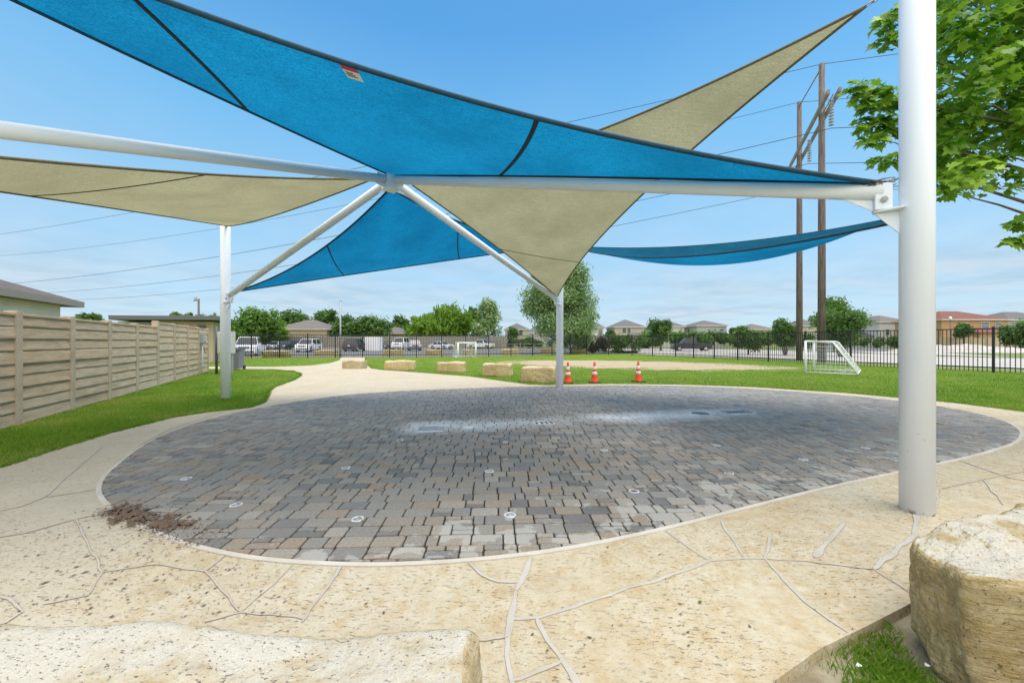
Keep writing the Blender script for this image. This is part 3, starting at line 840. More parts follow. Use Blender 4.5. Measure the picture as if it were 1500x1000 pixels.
def near(P, d_, z):
    q = HUB - P; q.z = 0; q.normalize(); p = P + q * d_; p.z = z; return p
def make_sail(name, label, P, bows, sag, fabric, hemm, seamm, seams, group, hem_r=.02, anchors=(), seam_r=.014):
    # P: three corners; bows[k]=(inward, vertical) for edge k -> k+1
    P = [Vector(p) for p in P]; off = []
    for k in range(3):
        a, b, c = P[k], P[(k + 1) % 3], P[(k + 2) % 3]
        L = (b - a).length; m = (a + b) / 2
        off.append((c - m).normalized() * bows[k][0] * L + Vector((0, 0, bows[k][1] * L)))
    def S_(u, v, w):
        return P[0] * u + P[1] * v + P[2] * w + 4 * (u * v * off[0] + v * w * off[1] + w * u * off[2]) + Vector((0, 0, sag)) * 27 * u * v * w
    N = 48; idx = {}; vs = []; fs = []
    for i in range(N + 1):
        for j in range(N + 1 - i):
            idx[i, j] = len(vs); vs.append(S_(i / N, j / N, (N - i - j) / N))
    for i in range(N):
        for j in range(N - i):
            fs.append((idx[i, j], idx[i + 1, j], idx[i, j + 1]))
            if i + j < N - 1: fs.append((idx[i + 1, j], idx[i + 1, j + 1], idx[i, j + 1]))
    root = empty(name, P[0], 0, label, 'shade sail', group)
    o0 = P[0]
    mb = MB(); mb.add([p - o0 for p in vs], fs, 0, True); mb.build('fabric', fabric, root)
    mb = MB()
    for k in range(3):
        pts = []
        for i in range(41):
            t = i / 40; c = [0, 0, 0]; c[k] = 1 - t; c[(k + 1) % 3] = t
            pts.append(S_(*c) - o0)
        mb.tube(pts, hem_r, 8)
    mb.build('hem', hemm, root)
    for (corner, ta, tb) in seams:   # cut across the corner
        ca = [0, 0, 0]; ca[corner] = 1 - ta; ca[(corner + 1) % 3] = ta
        cb = [0, 0, 0]; cb[corner] = 1 - tb; cb[(corner + 2) % 3] = tb
        pts = []
        for i in range(31):
            t = i / 30; c = [ca[q] * (1 - t) + cb[q] * t for q in range(3)]
            pts.append(S_(*c) - o0)
        mb = MB(); mb.tube(pts, seam_r, 8, flat=.4); mb.build('seam', seamm, root)
    for a_, b_ in anchors:           # shackle and chain to the post
        a_, b_ = Vector(a_), Vector(b_); mb = MB(); n_ = 5
        for i in range(n_):
            p = a_.lerp(b_, i / n_) - o0; q = a_.lerp(b_, (i + 1.25) / n_) - o0
            sd = Vector((0, 0, .016)) if i % 2 else (q - p).cross(Vector((0, 0, 1))).normalized() * .016
            mb.tube([p, p + sd + (q - p) * .2, p + sd + (q - p) * .8, q, p - sd + (q - p) * .8, p - sd + (q - p) * .2, p], .006, 6)
        mb.build('chain', M_GREY, root)
    return root, S_
SG = 'shade sails strung from the white frame'
hub_top = HUB + Vector((0, 0, .09))
AL, AH = near(PA, .2, 2.745), near(PA, .32, 4.31)
BL, BH = near(PB, .16, 2.72), near(PB, .2, 4.25)
CL, CH = near(PC, .5, 2.59), near(PC, .06, 4.24)
DL, DH = near(PD, .25, 2.4), near(PD, .3, 4.2)
s1, S1 = make_sail('shade_sail', 'large blue shade sail nearest the viewer, with a small warning label under its edge', [hub_top, DH, AL], [(.035, -.017), (.083, -.008), (.0, .004)], 0.0, M_BLUE, M_BLUEHEM, M_SEAM, [(2, .645, .341), (1, .313, .605)], SG, .021, [(AL, near(PA, .12, 2.77))], .024)
h2 = Vector((-1.72, 6.28, 4.0))
s2, S2 = make_sail('shade_sail', 'tan shade sail rising from the middle post to the top of the right post', [h2, BL, AH], [(.018, 0), (.045, 0), (.08, .005)], 0.0, M_TAN, M_TANHEM, M_SEAMT, [(1, .301, .549)], SG, .014, [(AH, near(PA, .1, 4.42))])
h3 = Vector((-2.05, 6.55, 3.98))
s3, S3 = make_sail('shade_sail', 'bright blue shade sail hanging behind the hub, its low tip at the left post', [h3, CL, BH], [(.03, -.035), (.065, -.02), (.065, 0)], 0.0, M_BLUE, M_BLUEHEM, M_SEAM, [(1, .308, .624), (2, .629, .351)], SG, .018)
h4 = Vector((-2.25, 6.3, 4.03))
s4, S4 = make_sail('shade_sail', 'tan shade sail on the left, pinned to the top of the left post', [h4, DL, CH], [(.105, 0), (.025, -.005), (.07, -.035)], 0.0, M_TAN, M_TANHEM, M_SEAMT, [(1, .382, .585)], SG, .016)
PE = Vector((8.35, 8.05, 0))
A5 = Vector((3.28, 3.36, 2.42)); E5 = Vector((8.15, 7.95, 4.0))
s5, S5 = make_sail('shade_sail', 'narrow edge-on blue shade sail passing low behind the bracket of the thick right post', [BH + Vector((.25, 0, 0)), A5, E5], [(.02, -.04), (.03, 0), (.03, -.04)], -.33, M_BLUE, M_BLUEHEM, M_SEAM, [], SG, .014)
mb = MB(); mb.lathe([(.108, -.08), (.108, 4.2), (.096, 4.21)], PE, 32)
mb.build('post', M_STEEL, frame)
# sewn warning label on the near sail
def on_s1(t, inset):             # along the near edge D->A (bary v->w), inset towards the hub
    return S1(inset, (1 - t) * (1 - inset), t * (1 - inset))
best = min(((abs(750 + F * p.x / p.y - 511), t) for t in [i / 400 for i in range(100, 390)] for p in [on_s1(t, .02)] if p.y > .3))
tl = best[1]; dt = .0078
M_LBLR = mat('red_label_band', (.50, .05, .14), .7); M_LBLW = mat('pale_label_cloth', (.85, .86, .82), .7); M_PRINT = mat('label_print', (.10, .10, .11), .8)
mb = MB()
nrm = (on_s1(tl + .01, .02) - on_s1(tl, .02)).cross(on_s1(tl, .08) - on_s1(tl, .02)).normalized()
if nrm.z > 0: nrm = -nrm
o0 = s1.location
def lq(t0, t1, i0, i1, mi, e):
    a = [on_s1(t0, i0), on_s1(t1, i0), on_s1(t1, i1), on_s1(t0, i1)]
    vs_ = [p - o0 + nrm * e for p in a] + [p - o0 + nrm * (e - .003) for p in a]
    mb.add(vs_, [(0, 1, 2, 3), (7, 6, 5, 4), (0, 4, 5, 1), (1, 5, 6, 2), (2, 6, 7, 3), (3, 7, 4, 0)], mi)
lq(tl - dt, tl + dt, .012, .032, 0, .010); lq(tl - dt, tl + dt, .0322, .078, 1, .010)
for i in range(3): lq(tl - dt * .8, tl + dt * (.1 + .2 * i), .042 + i * .009, .0455 + i * .009, 2, .0125)
mb.build('warning_label', [M_LBLR, M_LBLW, M_PRINT], s1)

# bird nest / debris of sticks at the low corner
mb = MB(); nr = random.Random(5)
for i in range(46):
    c = AL + Vector((nr.gauss(-.045, .04), nr.gauss(.02, .03), nr.gauss(.0, .012))); dv_ = Vector((nr.gauss(-.8, .4), nr.gauss(.5, .5), nr.gauss(0, .25))).normalized() * nr.uniform(.03, .075)
    mb.tube([c - dv_, c + dv_ * .2 + Vector((0, 0, nr.gauss(0, .006))), c + dv_], .003, 4)
tag(mb.build('twig_debris', var_mat('dead_twig', (.10, .075, .065), (.2, .16, .14), 20)), 'clump of dead twigs lodged at the low corner of the near blue sail', 'twigs')

# ------------------------------------------------------------------ limestone boulders
def boulder(name, label, foot, h, material, seed, group=None, rnd_=.10, rough=.03, res=22, top_in=.02, z0=-.04):
    fx = [Vector((*p, 0)) for p in foot]
    c0 = sum(fx, Vector()) / 4
    bm = bmesh.new(); bmesh.ops.create_cube(bm, size=2.0)
    bmesh.ops.subdivide_edges(bm, edges=bm.edges[:], cuts=res, use_grid_fill=True)
    so = Vector((seed * 3.7, seed * 1.3, seed * .9))
    L = ((fx[1] - fx[0]).length + (fx[2] - fx[3]).length) / 2; W = ((fx[3] - fx[0]).length + (fx[2] - fx[1]).length) / 2
    for v in bm.verts:
        x, y, z = v.co
        q = Vector((x * L / 2, y * W / 2, z * h / 2)); hs_ = Vector((L / 2, W / 2, h / 2))
        inn = Vector((max(-hs_.x + rnd_, min(hs_.x - rnd_, q.x)), max(-hs_.y + rnd_, min(hs_.y - rnd_, q.y)), max(-hs_.z + rnd_, min(hs_.z - rnd_, q.z))))
        dd = q - inn
        if dd.length > 1e-6: q = inn + dd.normalized() * min(rnd_, dd.length)
        nn = Vector((noise.noise(q * 2.1 + so), noise.noise(q * 2.3 + so + Vector((9, 0, 0))), noise.noise(q * 2.0 + so + Vector((0, 9, 0)))))
        n2 = noise.fractal(q * 7 + so, .7, 2.1, 4)
        q += nn * rough * 1.6 + (q.normalized() * n2 * rough * .45)
        s, t = q.x / L + .5, q.y / W + .5
        p = (fx[0] * (1 - s) + fx[1] * s) * (1 - t) + (fx[3] * (1 - s) + fx[2] * s) * t
        zz = q.z + h / 2
        p = p.lerp(c0, top_in * zz / h)
        v.co = Vector((p.x - c0.x, p.y - c0.y, zz + z0))
    me = bpy.data.meshes.new(name); bm.to_mesh(me); bm.free(); me.materials.append(material)
    me.polygons.foreach_set('use_smooth', [True] * len(me.polygons))
    o = bpy.data.objects.new(name, me); C.objects.link(o); o.location = c0
    return tag(o, label, 'boulder', group)
def rect_foot(cx, cy, L, W, rz):
    c, s = math.cos(rz), math.sin(rz)
    return [(cx + a * L / 2 * c - b * W / 2 * s, cy + a * L / 2 * s + b * W / 2 * c) for a, b in ((-1, -1), (1, -1), (1, 1), (-1, 1))]
boulder('limestone_block', 'long white-topped limestone block in the bottom left foreground', [(-2.05, .45), (-.13, .50), (-.08, 1.375), (-2.05, 1.36)], .465, M_CREAM, 2.2, None, .06, .024, 60, .0)
boulder('limestone_block', 'rough yellow limestone block with a saw-marked face at the bottom right corner', [(1.83, 1.54), (3.1, 1.25), (3.1, 2.36), (1.92, 1.90)], .49, M_BOULDER, 5.1, None, .05, .034, 60, .0)
BG_ = 'limestone seating blocks along the path'
row = [(500, 533, 540, 1.15, .47, 'pale limestone block standing alone by the gate end of the path'),
       (563, 605, 542, 1.42, .49, 'first limestone block in the row along the lawn, counted from the gate'),
       (639, 681, 545, 1.27, .50, 'limestone block in the row directly in front of the far small goal'),
       (707, 750, 551, 1.20, .54, 'limestone block in the row just left of the one touching the middle post'),
       (765, 815, 560, 1.18, .56, 'yellowest limestone block of the row, touching the middle white post')]
for i, (x0, x1, yb, L, h, lb) in enumerate(row):
    c = G((x0 + x1) / 2, yb); rz = (-.12, -.03, -.12, -.2, -.28)[i]
    boulder('limestone_block', lb, rect_foot(c[0], c[1] + .3, L, .6, rz), h, M_YELLOW if i else M_CREAM, 11 + i * 2.3, BG_, .07, .028, 20)
prow = [(362, 398, 525, 'limestone block behind the iron fence below the white pickup truck'), (444, 475, 523.5, 'limestone block behind the iron fence just left of the flag pole foot'), (551, 579, 522, 'limestone block behind the iron fence in front of the white enclosure'),
        (616, 641, 522, 'limestone block behind the iron fence under the bright green trees'), (674, 695, 521.5, 'limestone block behind the iron fence seen through the far small goal'), (735, 761, 520.6, 'limestone block behind the iron fence by the split rail fence'), (796, 814, 519.5, 'limestone block behind the iron fence just left of the middle post'), (841, 865, 518.6, 'limestone block behind the iron fence right of the big tree trunk')]
for i, (x0, x1, yb, lb) in enumerate(prow):
    c = G((x0 + x1) / 2, yb); L = (x1 - x0) / F * c[1]
    boulder('limestone_block', lb, rect_foot(c[0], c[1] + 2.4, L * 1.06, .8, .03), .62, M_BOULDER, 31 + i * 1.7, 'limestone blocks behind the iron fence', .06, .03, 12)

# ------------------------------------------------------------------ splash nozzles and drains
M_NOZ = mat('nozzle_plastic', (.66, .67, .68), .35); M_HOLE = mat('dark_opening', (.012, .013, .015), .7)
NZ = [(747, 757, 'closest the front stone edge in the middle'), (524, 763, 'in the front left of the oval, darkest centre'), (929, 722, 'right of the front middle, ringed with white splash'),
      (1068, 695, 'in the front right of the oval'), (717, 692, 'behind the front middle one, near the oval centre'), (346, 742, 'near the muddy patch on the left'), (273, 703, 'furthest left in the oval'),
      (507, 687, 'left of centre in the second row'), (885, 661, 'right of centre in the third row'), (1050, 654, 'in the third row, before the white streak'), (1177, 675, 'left of the thick right post'),
      (1268, 658, 'furthest right, just left of the thick post'), (740, 648, 'in the middle just before the drain line'), (586, 646, 'just before the slotted drain'), (1103, 602, 'at the far right end of the white streak')]
for x, y, lb in NZ:
    p = G(x, y)
    r_ = empty('splash_nozzle', (*p, .0125), 0, 'round spray nozzle in the pavers, ' + lb, 'nozzle', 'spray nozzles set in the paving')
    mb = MB(); mb.lathe([(.050, -.01), (.050, .004), (.045, .009), (.037, .009), (.035, .004)], (0, 0, 0), 24); mb.build('ring', M_NOZ, r_)
    mb = MB(); mb.lathe([(.0345, .000), (.0345, .0055), (.015, .0075), (.013, .012), (.004, .0125)], (0, 0, 0), 20); mb.build('insert', M_GREY if rnd.random() < .6 else M_DGREY, r_)
def grate(px, py, L, W, rz, n, label):
    p = G(px, py); r_ = empty('drain_grate', (*p, .012), rz, label, 'drain', 'drains in the paving')
    mb = MB(); mb.box((0, 0, .003), (L, W, .012)); mb.build('frame', M_NOZ, r_, bevel=.002)
    mb = MB()
    for i in range(n): mb.box((-L / 2 + L * (i + .5) / n, 0, .0095), (L / n * .42, W * .74, .003))
    mb.build('slot', M_HOLE, r_)
grate(632, 629.5, .40, .42, .1, 11, 'square slotted drain grate in pale pavers at the left end of the white streak')
grate(1078, 604.5, .55, .42, .2, 16, 'fine slotted drain grate at the right end of the white streak')
grate(797, 621, .34, .18, .15, 4, 'small dark open drain slot between the two white streaks')
p = G(686, 627); mb = MB(); mb.lathe([(.10, -.005), (.10, .006), (.06, .012), (.02, .013)], (0, 0, 0), 20)
o = mb.build('floor_outlet', M_NOZ); o.location = (*p, .013); tag(o, 'round white outlet cover between the slotted drain and the dark slot', 'drain')
p = G(1026, 606.5); mb = MB(); mb.lathe([(.17, -.005), (.17, .006), (.13, .010), (.02, .011)], (0, 0, 0), 20)
o = mb.build('floor_outlet', M_DGREY); o.location = (*p, .013); tag(o, 'dark round cover in the middle of the right white streak', 'drain')

# mud washed over the left edge of the oval, and scattered leaves
mb = MB(); nr = random.Random(11)
for i in range(2600):
    t = nr.random(); a_ = Vector(G(150, 748)).lerp(Vector(G(290, 800)), t) + Vector((nr.gauss(.06, .07), nr.gauss(.05, .055)))
    if i > 1900: a_ = Vector(G(*[(235, 765), (262, 772), (170, 752)][i % 3])) + Vector((nr.gauss(0, .055), nr.gauss(0, .04)))
    s_ = nr.uniform(.002, .0075); rz = nr.random() * 6.3; zz = .016 + nr.uniform(0, .006)
    mb.add([(a_.x + s_ * k * math.cos(rz + j * 1.57 + nr.uniform(-.3, .3)), a_.y + s_ * k * math.sin(rz + j * 1.57), zz) for j, k in enumerate((2.2, .8, 1.8, .7))] + [(a_.x, a_.y, zz + s_ * .7)], [(0, 1, 4), (1, 2, 4), (2, 3, 4), (3, 0, 4)])
for (ex_, ey_, rx_, ry_, ro_, sd_) in ((*G(190, 757), .30, .12, -.42, 3), (*G(240, 770), .22, .10, -.25, 8)):
    nx_, ny_ = 60, 40; ids = {}; vs_ = []; fs_ = []
    for a in range(nx_ + 1):
        for b in range(ny_ + 1):
            lx, ly = (a / nx_ * 2 - 1) * 1.5, (b / ny_ * 2 - 1) * 1.5
            wx, wy = lx * rx_, ly * ry_
            f_ = 1 - math.hypot(lx, ly) - .12 + 1.15 * noise.fractal(Vector((wx * 13, wy * 13, sd_)), .55, 2.1, 6)
            ids[a, b] = (len(vs_), f_)
            vs_.append((ex_ + wx * math.cos(ro_) - wy * math.sin(ro_), ey_ + wx * math.sin(ro_) + wy * math.cos(ro_), .0195 + min(.02, max(-.03, f_ * .03)) + .005 * noise.noise(Vector((wx * 60, wy * 60, 0)))))
    for a in range(nx_):
        for b in range(ny_):
            q_ = [ids[a, b], ids[a + 1, b], ids[a + 1, b + 1], ids[a, b + 1]]
            if min(k_[1] for k_ in q_) > 0: fs_.append([k_[0] for k_ in q_])
    mb.add(vs_, fs_, 0, True)
M_MUD = var_mat('washed_mulch', (.085, .055, .035), (.16, .11, .075), 30, .95)
tag(mb.build('washed_mulch', M_MUD), 'dark brown mulch washed over the left rim of the paved oval', 'mulch', None, 'stuff')
mb = MB()
for i in range(900):
    px_, py_ = nr.uniform(-20, 430), nr.uniform(740, 905)
    if i > 760: px_, py_ = nr.uniform(300, 1320), nr.uniform(770, 960)
    if i % 4 == 0: px_, py_ = nr.gauss(230, 90), nr.gauss(815, 30)
    a_ = Vector(G(px_, max(730, py_))); s_ = abs(nr.gauss(.0022, .0016)) + .0008
    if i % 75 == 0: s_ = nr.uniform(.006, .011)
    rz = nr.gauss(.4, .6)
    ex = Vector((math.cos(rz), math.sin(rz), 0)); ey = Vector((-ex.y, ex.x, 0)); o_ = Vector((a_.x, a_.y, .004))
    mb.add([o_ - ex * s_ * 2.4, o_ - ey * s_ + Vector((0, 0, .003)), o_ + ex * s_ * 2.4 + Vector((0, 0, .002)), o_ + ey * s_ + Vector((0, 0, .002))], [(0, 1, 2, 3)])
tag(mb.build('leaf_litter', M_MUD), 'specks of dry brown leaf litter scattered over the foreground stone', 'litter', None, 'stuff')

# ------------------------------------------------------------------ traffic cones
def cone(x, y, label, h=.71):
    r_ = empty('traffic_cone', (*G(x, y), -.01), rnd.uniform(-.4, .4), label, 'traffic cone', 'orange traffic cones on the lawn')
    rad = lambda z: .125 - (z - .03) / (h - .03) * .095
    mb = MB(); mb.box((0, 0, .015), (.36, .36, .03)); mb.build('base', M_RUBBER, r_, bevel=.008)
    mb = MB(); mb.lathe([(.15, .03), (rad(.05), .055)] + [(rad(z), z) for z in (.2, .35, .5, h - .02)] + [(.022, h), (.014, h)], (0, 0, 0), 20); mb.build('cone_body', M_ORANGE, r_)
    for z0, z1 in ((h * .40, h * .53), (h * .64, h * .80)):
        mb = MB(); mb.lathe([(rad(z0) + .002, z0), (rad(z0) + .004, z0 + .003), (rad(z1) + .004, z1 - .003), (rad(z1) + .002, z1)], (0, 0, 0), 20); mb.build('reflective_band', M_REFL, r_)
cone(832, 560.5, 'orange traffic cone right beside the middle white post')
cone(871, 559.8, 'orange traffic cone standing between the other two')
cone(935, 558.5, 'orange traffic cone furthest right from the middle post')

# ------------------------------------------------------------------ goals
def goal(name, p1, p2, depth, top, h, label, tube=.048, mesh=.17):
    a, b = Vector((*p1, 0)), Vector((*p2, 0)); m = (a + b) / 2; u = (b - a).normalized(); w = (b - a).length
    nvec = Vector((u.y, -u.x, 0))
    if depth < 0: nvec = -nvec; depth = -depth
    r_ = empty(name, m, 0, label, 'goal', 'small white football goals')
    L = lambda s, d_, z: u * (s * w / 2) + nvec * d_ + Vector((0, 0, z))
    mb = MB()
    for s in (-1, 1): mb.tube([L(s, 0, -.03), L(s, 0, h)], tube, 12)
    mb.tube([L(-1.02, 0, h), L(1.02, 0, h)], tube, 12); mb.build('goal_mouth', M_WHITE, r_)
    mb = MB()
    for s in (-1, 1): mb.tube([L(s, 0, h), L(s, top * .9, h), L(s, top, h - .04), L(s, depth, .05)], tube * .55, 8)
    mb.tube([L(-1, depth, .05), L(1, depth, .05)], tube * .55, 8)
    for s in (-1, 1): mb.tube([L(s, 0, .03), L(s, depth, .03)], tube * .4, 8)
    mb.build('back_frame', M_WHITE, r_)
    mb = MB(); rr = .0045 if tube < .055 else .008
    prof = [(0, h), (top, h), (depth, .05)]
    def back(s, t):
        l1 = top; l2 = math.hypot(depth - top, h); d_ = t * (l1 + l2)
        if d_ < l1: p = L(s, d_, h)
        else: k = (d_ - l1) / l2; p = L(s, top + (depth - top) * k, h + (.05 - h) * k)
        return p + Vector((0, 0, -.09 * math.sin(math.pi * t) * (1 - s * s))) + u * .02 * math.sin(t * 19)
    ns = int(w / mesh); nt = int((top + math.hypot(depth - top, h)) / mesh)
    for i in range(ns + 1): mb.tube([back(-1 + 2 * i / ns, t / 12) for t in range(13)], rr, 4, cap=False)
    for i in range(nt + 1): mb.tube([back(-1 + 2 * s / 12, i / nt) for s in range(13)], rr, 4, cap=False)
    for s in (-1, 1):
        for i in range(1, int(depth / mesh)):
            d_ = i * mesh; zt = h if d_ < top else h + (.05 - h) * (d_ - top) / (depth - top)
            mb.tube([L(s, d_, zt), L(s * .97, d_, zt / 2), L(s, d_, .03)], rr, 4, cap=False)
        for i in range(1, int(h / mesh)):
            z = i * mesh; dm = top + (depth - top) * (h - z) / h
            mb.tube([L(s, 0, z), L(s * .97, dm / 2, z - .03), L(s, dm, z)], rr, 4, cap=False)
    # slack net lying on the turf
    for i in range(14):
        c = L(rnd.uniform(-.9, .9), depth * rnd.uniform(.55, .95), .02)
        mb.tube([c + Vector((rnd.gauss(0, .12), rnd.gauss(0, .12), abs(rnd.gauss(0, .07)))) for _ in range(5)], rr * 1.2, 4, cap=False)
    mb.build('net', M_NET, r_)
goal('football_goal', G(1180, 545.7), G(1192, 540.9), 1.75, .95, 1.40, 'white goal with sagging net seen from the side, at right before the timber poles')
goal('football_goal', G(671, 524), G(697, 523.4), -1.3, .55, 1.28, 'small white goal standing far off before the car park fence', .06, .25)

# ------------------------------------------------------------------ precast fence on the left
PF0, PF1 = Vector((-8.32, 6.49, 0)), Vector((-14.25, 18.15, 0))
pdir = (PF1 - PF0).normalized(); pn = 8; seg = (PF1 - PF0).length / pn; prot = math.atan2(pdir.y, pdir.x); pperp = Vector((-pdir.y, pdir.x, 0))
pf_ = empty('precast_fence', PF0, 0, 'tan precast plank fence with square posts along the left lawn', 'fence')
frnd = random.Random(4)
for i in range(-3, pn + 1):
    step = .10 if i >= 4 else 0.0
    lo = pdir * seg * i
    mb = MB(); hh = 1.90 + (.14 if 4 <= i else 0) - .012 * max(0, i - 4) - (0 if i < 4 else 0)
    mb.box(lo + Vector((0, 0, hh / 2 - .04)), (.15, .16, hh + .08), prot)
    mb.box(lo + Vector((0, 0, hh + .006)), (.13, .14, .012), prot)
    mb.build('post', M_PPOST, pf_, bevel=.012)
    if i < pn:
        L_ = seg - .15; z = 0.0; vs_, fs_, at_ = [], [], []
        top_ = 1.84 + (.14 if i >= 4 else 0) - .012 * max(0, i - 4); hts = [.24, .20, .22, .23, .19, .24, .21, .22, .20]; k_ = top_ / sum(hts); NX, NZ_ = 26, 6
        for c_, hk in enumerate(hts):
            hk *= k_; sd = frnd.random() * 50; tn = frnd.random() * .8
            th_ = .045 + frnd.uniform(-.006, .006); base = len(vs_)
            for side in (-1, 1):
                for iz in range(NZ_ + 1):
                    for ix in range(NX + 1):
                        x_ = -L_ / 2 + L_ * ix / NX; zz = z + hk * iz / NZ_
                        edge = 1.0
                        rg_ = (.1 + math.sin(math.pi * iz / NZ_)) * (noise.fractal(Vector((x_ * 2.6 + sd, zz * 9, side)), 1.0, 2, 4) * .011 + .003 * math.sin(zz * 75 + 4 * noise.noise(Vector((x_ * 1.7, sd, 0)))))
                        slope = .013 * (1 - iz / NZ_)
                        y_ = side * (th_ * edge + rg_ * (edge > .9) + slope)
                        p = pdir * (seg * (i + .5) + x_) + pperp * y_ + Vector((0, 0, zz - .01))
                        vs_.append(tuple(p)); at_.append(tn)
            n1 = (NZ_ + 1) * (NX + 1)
            for side in (0, 1):
                for iz in range(NZ_):
                    for ix in range(NX):
                        q0 = base + side * n1 + iz * (NX + 1) + ix
                        f_ = (q0, q0 + 1, q0 + NX + 2, q0 + NX + 1); fs_.append(f_ if side == 0 else f_[::-1])
            for ix in range(NX): fs_.append((base + ix + 1, base + ix, base + n1 + ix, base + n1 + ix + 1))
            tr_ = base + NZ_ * (NX + 1)
            for ix in range(NX): fs_.append((tr_ + ix, tr_ + ix + 1, tr_ + n1 + ix + 1, tr_ + n1 + ix))
            z += hk
        npmesh('plank_panel', vs_, fs_, M_PRECAST, pf_, at_, False)
        mb = MB(); mb.box(pdir * seg * (i + .5) + Vector((0, 0, top_ + .012)), (L_, .13, .05), prot); mb.build('top_rail', M_PRECAST, pf_, bevel=.01)

# meter box and conduit on the fence, cabinet, bin
fp = PF0 + pdir * seg * 7.15 - pperp * .14
mr = empty('meter_box', fp, prot, 'small grey electrical box with a white conduit fixed to the tan fence', 'electrical box')
mb = MB(); mb.box((0, 0, 1.52), (.34, .16, .40)); mb.build('box', M_GREY, mr, bevel=.02)
mb = MB(); mb.box((0, -.09, 1.54), (.24, .025, .26)); mb.build('cover', M_BEIGEBOX, mr, bevel=.008)
mb = MB(); mb.tube([(.0, 0, 1.32), (-.02, 0, .9), (-.06, 0, -.02)], .026, 10); mb.build('conduit', M_WHITE, mr)
mb = MB(); mb.tube([(.02, 0, 1.32), (.18, .0, 1.08), (.40, .0, .92), (.62, .0, .88)], .012, 6); mb.build('cable', M_RUBBER, mr)
cr_ = empty('control_cabinet', (-12.4, 16.9, 0), .15, 'beige control cabinet on a post, half hidden behind the left white post', 'cabinet')
mb = MB(); mb.box((0, 0, 1.35), (.58, .30, .94)); mb.build('cabinet_box', M_BEIGEBOX, cr_, bevel=.02)
mb = MB(); mb.box((0, -.158, 1.35), (.50, .012, .86)); mb.build('door', M_BEIGEBOX, cr_, bevel=.004)
for xx in (-.14, .2):
    mb = MB(); mb.box((xx, .03, .43), (.15 if xx < 0 else .07, .10, .90)); mb.build('leg', M_GREY, cr_, bevel=.01)
mb = MB(); mb.tube([(-.42, .05, -.03), (-.42, .05, 2.05)], .05, 10); mb.build('rear_pole', M_DGREY, cr_)
tb = empty('wheeled_bin', G(345, 541), .2, 'dark grey wheeled bin standing on the path right behind the left white post', 'bin')
mb = MB(); mb.box((0, 0, .5), (.52, .56, .88), 0, 0, 1.12); mb.build('bin_body', mat('grey_bin', (.17, .185, .20), .55), tb, bevel=.03)
mb = MB(); mb.box((0, -.02, .99), (.64, .72, .07)); mb.box((0, .1, 1.05), (.56, .5, .06)); mb.build('lid', M_DGREY, tb, bevel=.02)
for s in (-1, 1):
    mb = MB(); mb.tube([(s * .24, .27, .1), (s * .31, .27, .1)], .1, 14); mb.build('wheel', M_RUBBER, tb)

# ------------------------------------------------------------------ iron fence
cum = [0]
for a_, b_ in zip(FENCE[:-1], FENCE[1:]): cum.append(cum[-1] + math.hypot(b_[0] - a_[0], b_[1] - a_[1]))
def fence_run(i0, i1, label):
    r_ = empty('iron_fence', (*FENCE[i0], 0), 0, label, 'fence', 'black iron fence around the play field')
    o_ = Vector((*FENCE[i0], 0)); first = True
    for k in range(i0, i1):
        a_, b_ = Vector((*FENCE[k], 0)), Vector((*FENCE[k + 1], 0)); L_ = (b_ - a_).length; n_ = max(1, round(L_ / 2.45)); d_ = (b_ - a_) / n_; rz = math.atan2(d_.y, d_.x)
        for j in range(n_ + (1 if k == i1 - 1 else 0)):
            p = a_ + d_ * j - o_
            mb = MB(); mb.box(p + Vector((0, 0, 1.0)), (.085, .085, 2.1), rz); mb.box(p + Vector((0, 0, 2.062)), (.10, .10, .02), rz); mb.build('post', M_IRON, r_)
            if j < n_:
                mb = MB(); m = p + d_ / 2; dl = d_.length - .087
                for z in (1.98, .22): mb.box(m + Vector((0, 0, z)), (dl, .038, .05), rz)
                q = round(dl / .145)
                for s in range(1, q):
                    mb.box(p + d_.normalized() * (.043 + dl * s / q) + Vector((0, 0, .985)), (.027, .027, 1.93), rz)
                mb.build('picket_panel', M_IRON, r_)
fence_run(0, 3, 'black iron picket fence along the car park behind the lawn')
fence_run(3, 10, 'black iron picket fence running towards the viewer along the right side of the lawn')

# ------------------------------------------------------------------ wooden fences
wf = empty('wooden_fence', (-60, 82, 0), 0, 'weathered grey board fence at the back of the car park', 'fence')
for i in range(24):
    mb = MB()
    for j in range(16): mb.box((i * 2.45 + j * .153 + .075, rnd.uniform(-.006, .006), 1.24 + rnd.uniform(-.02, .02)), (.145, .025, 2.46))
    for z in (.4, 1.3, 2.2): mb.box((i * 2.45 + 1.22, .05, z), (2.42, .05, .09))
    mb.build('board_panel', M_WOODF, wf)
sr = empty('split_rail_fence', (*G(742, 512.2), 0), -.05, 'low grey split rail fence between the car park and the big tree', 'fence')
for i in range(6):
    mb = MB(); mb.box((i * 2.3, 0, .55), (.16, .16, 1.2)); mb.build('post', M_WOODF, sr, bevel=.02)
    if i < 5:
        mb = MB()
        for z in (.45, .95): mb.tube([(i * 2.3 + .08, 0, z), (i * 2.3 + 2.22, 0, z + .02)], .06, 7)
        mb.build('rail', M_WOODF, sr)
de = empty('white_enclosure', (*G(545, 513.5), 0), 0, 'white panelled enclosure at the back edge of the car park', 'enclosure')
mb = MB()
for i in range(9): mb.box((-.97 + i * .242, 0, 1.05), (.236, .05, 2.1))
mb.build('front_panel', M_WHITE, de)
mb = MB(); mb.box((-1.09, .8, 1.05), (.04, 1.6, 2.1)); mb.box((1.09, .8, 1.05), (.04, 1.6, 2.1)); mb.build('side_panel', M_WHITE, de)

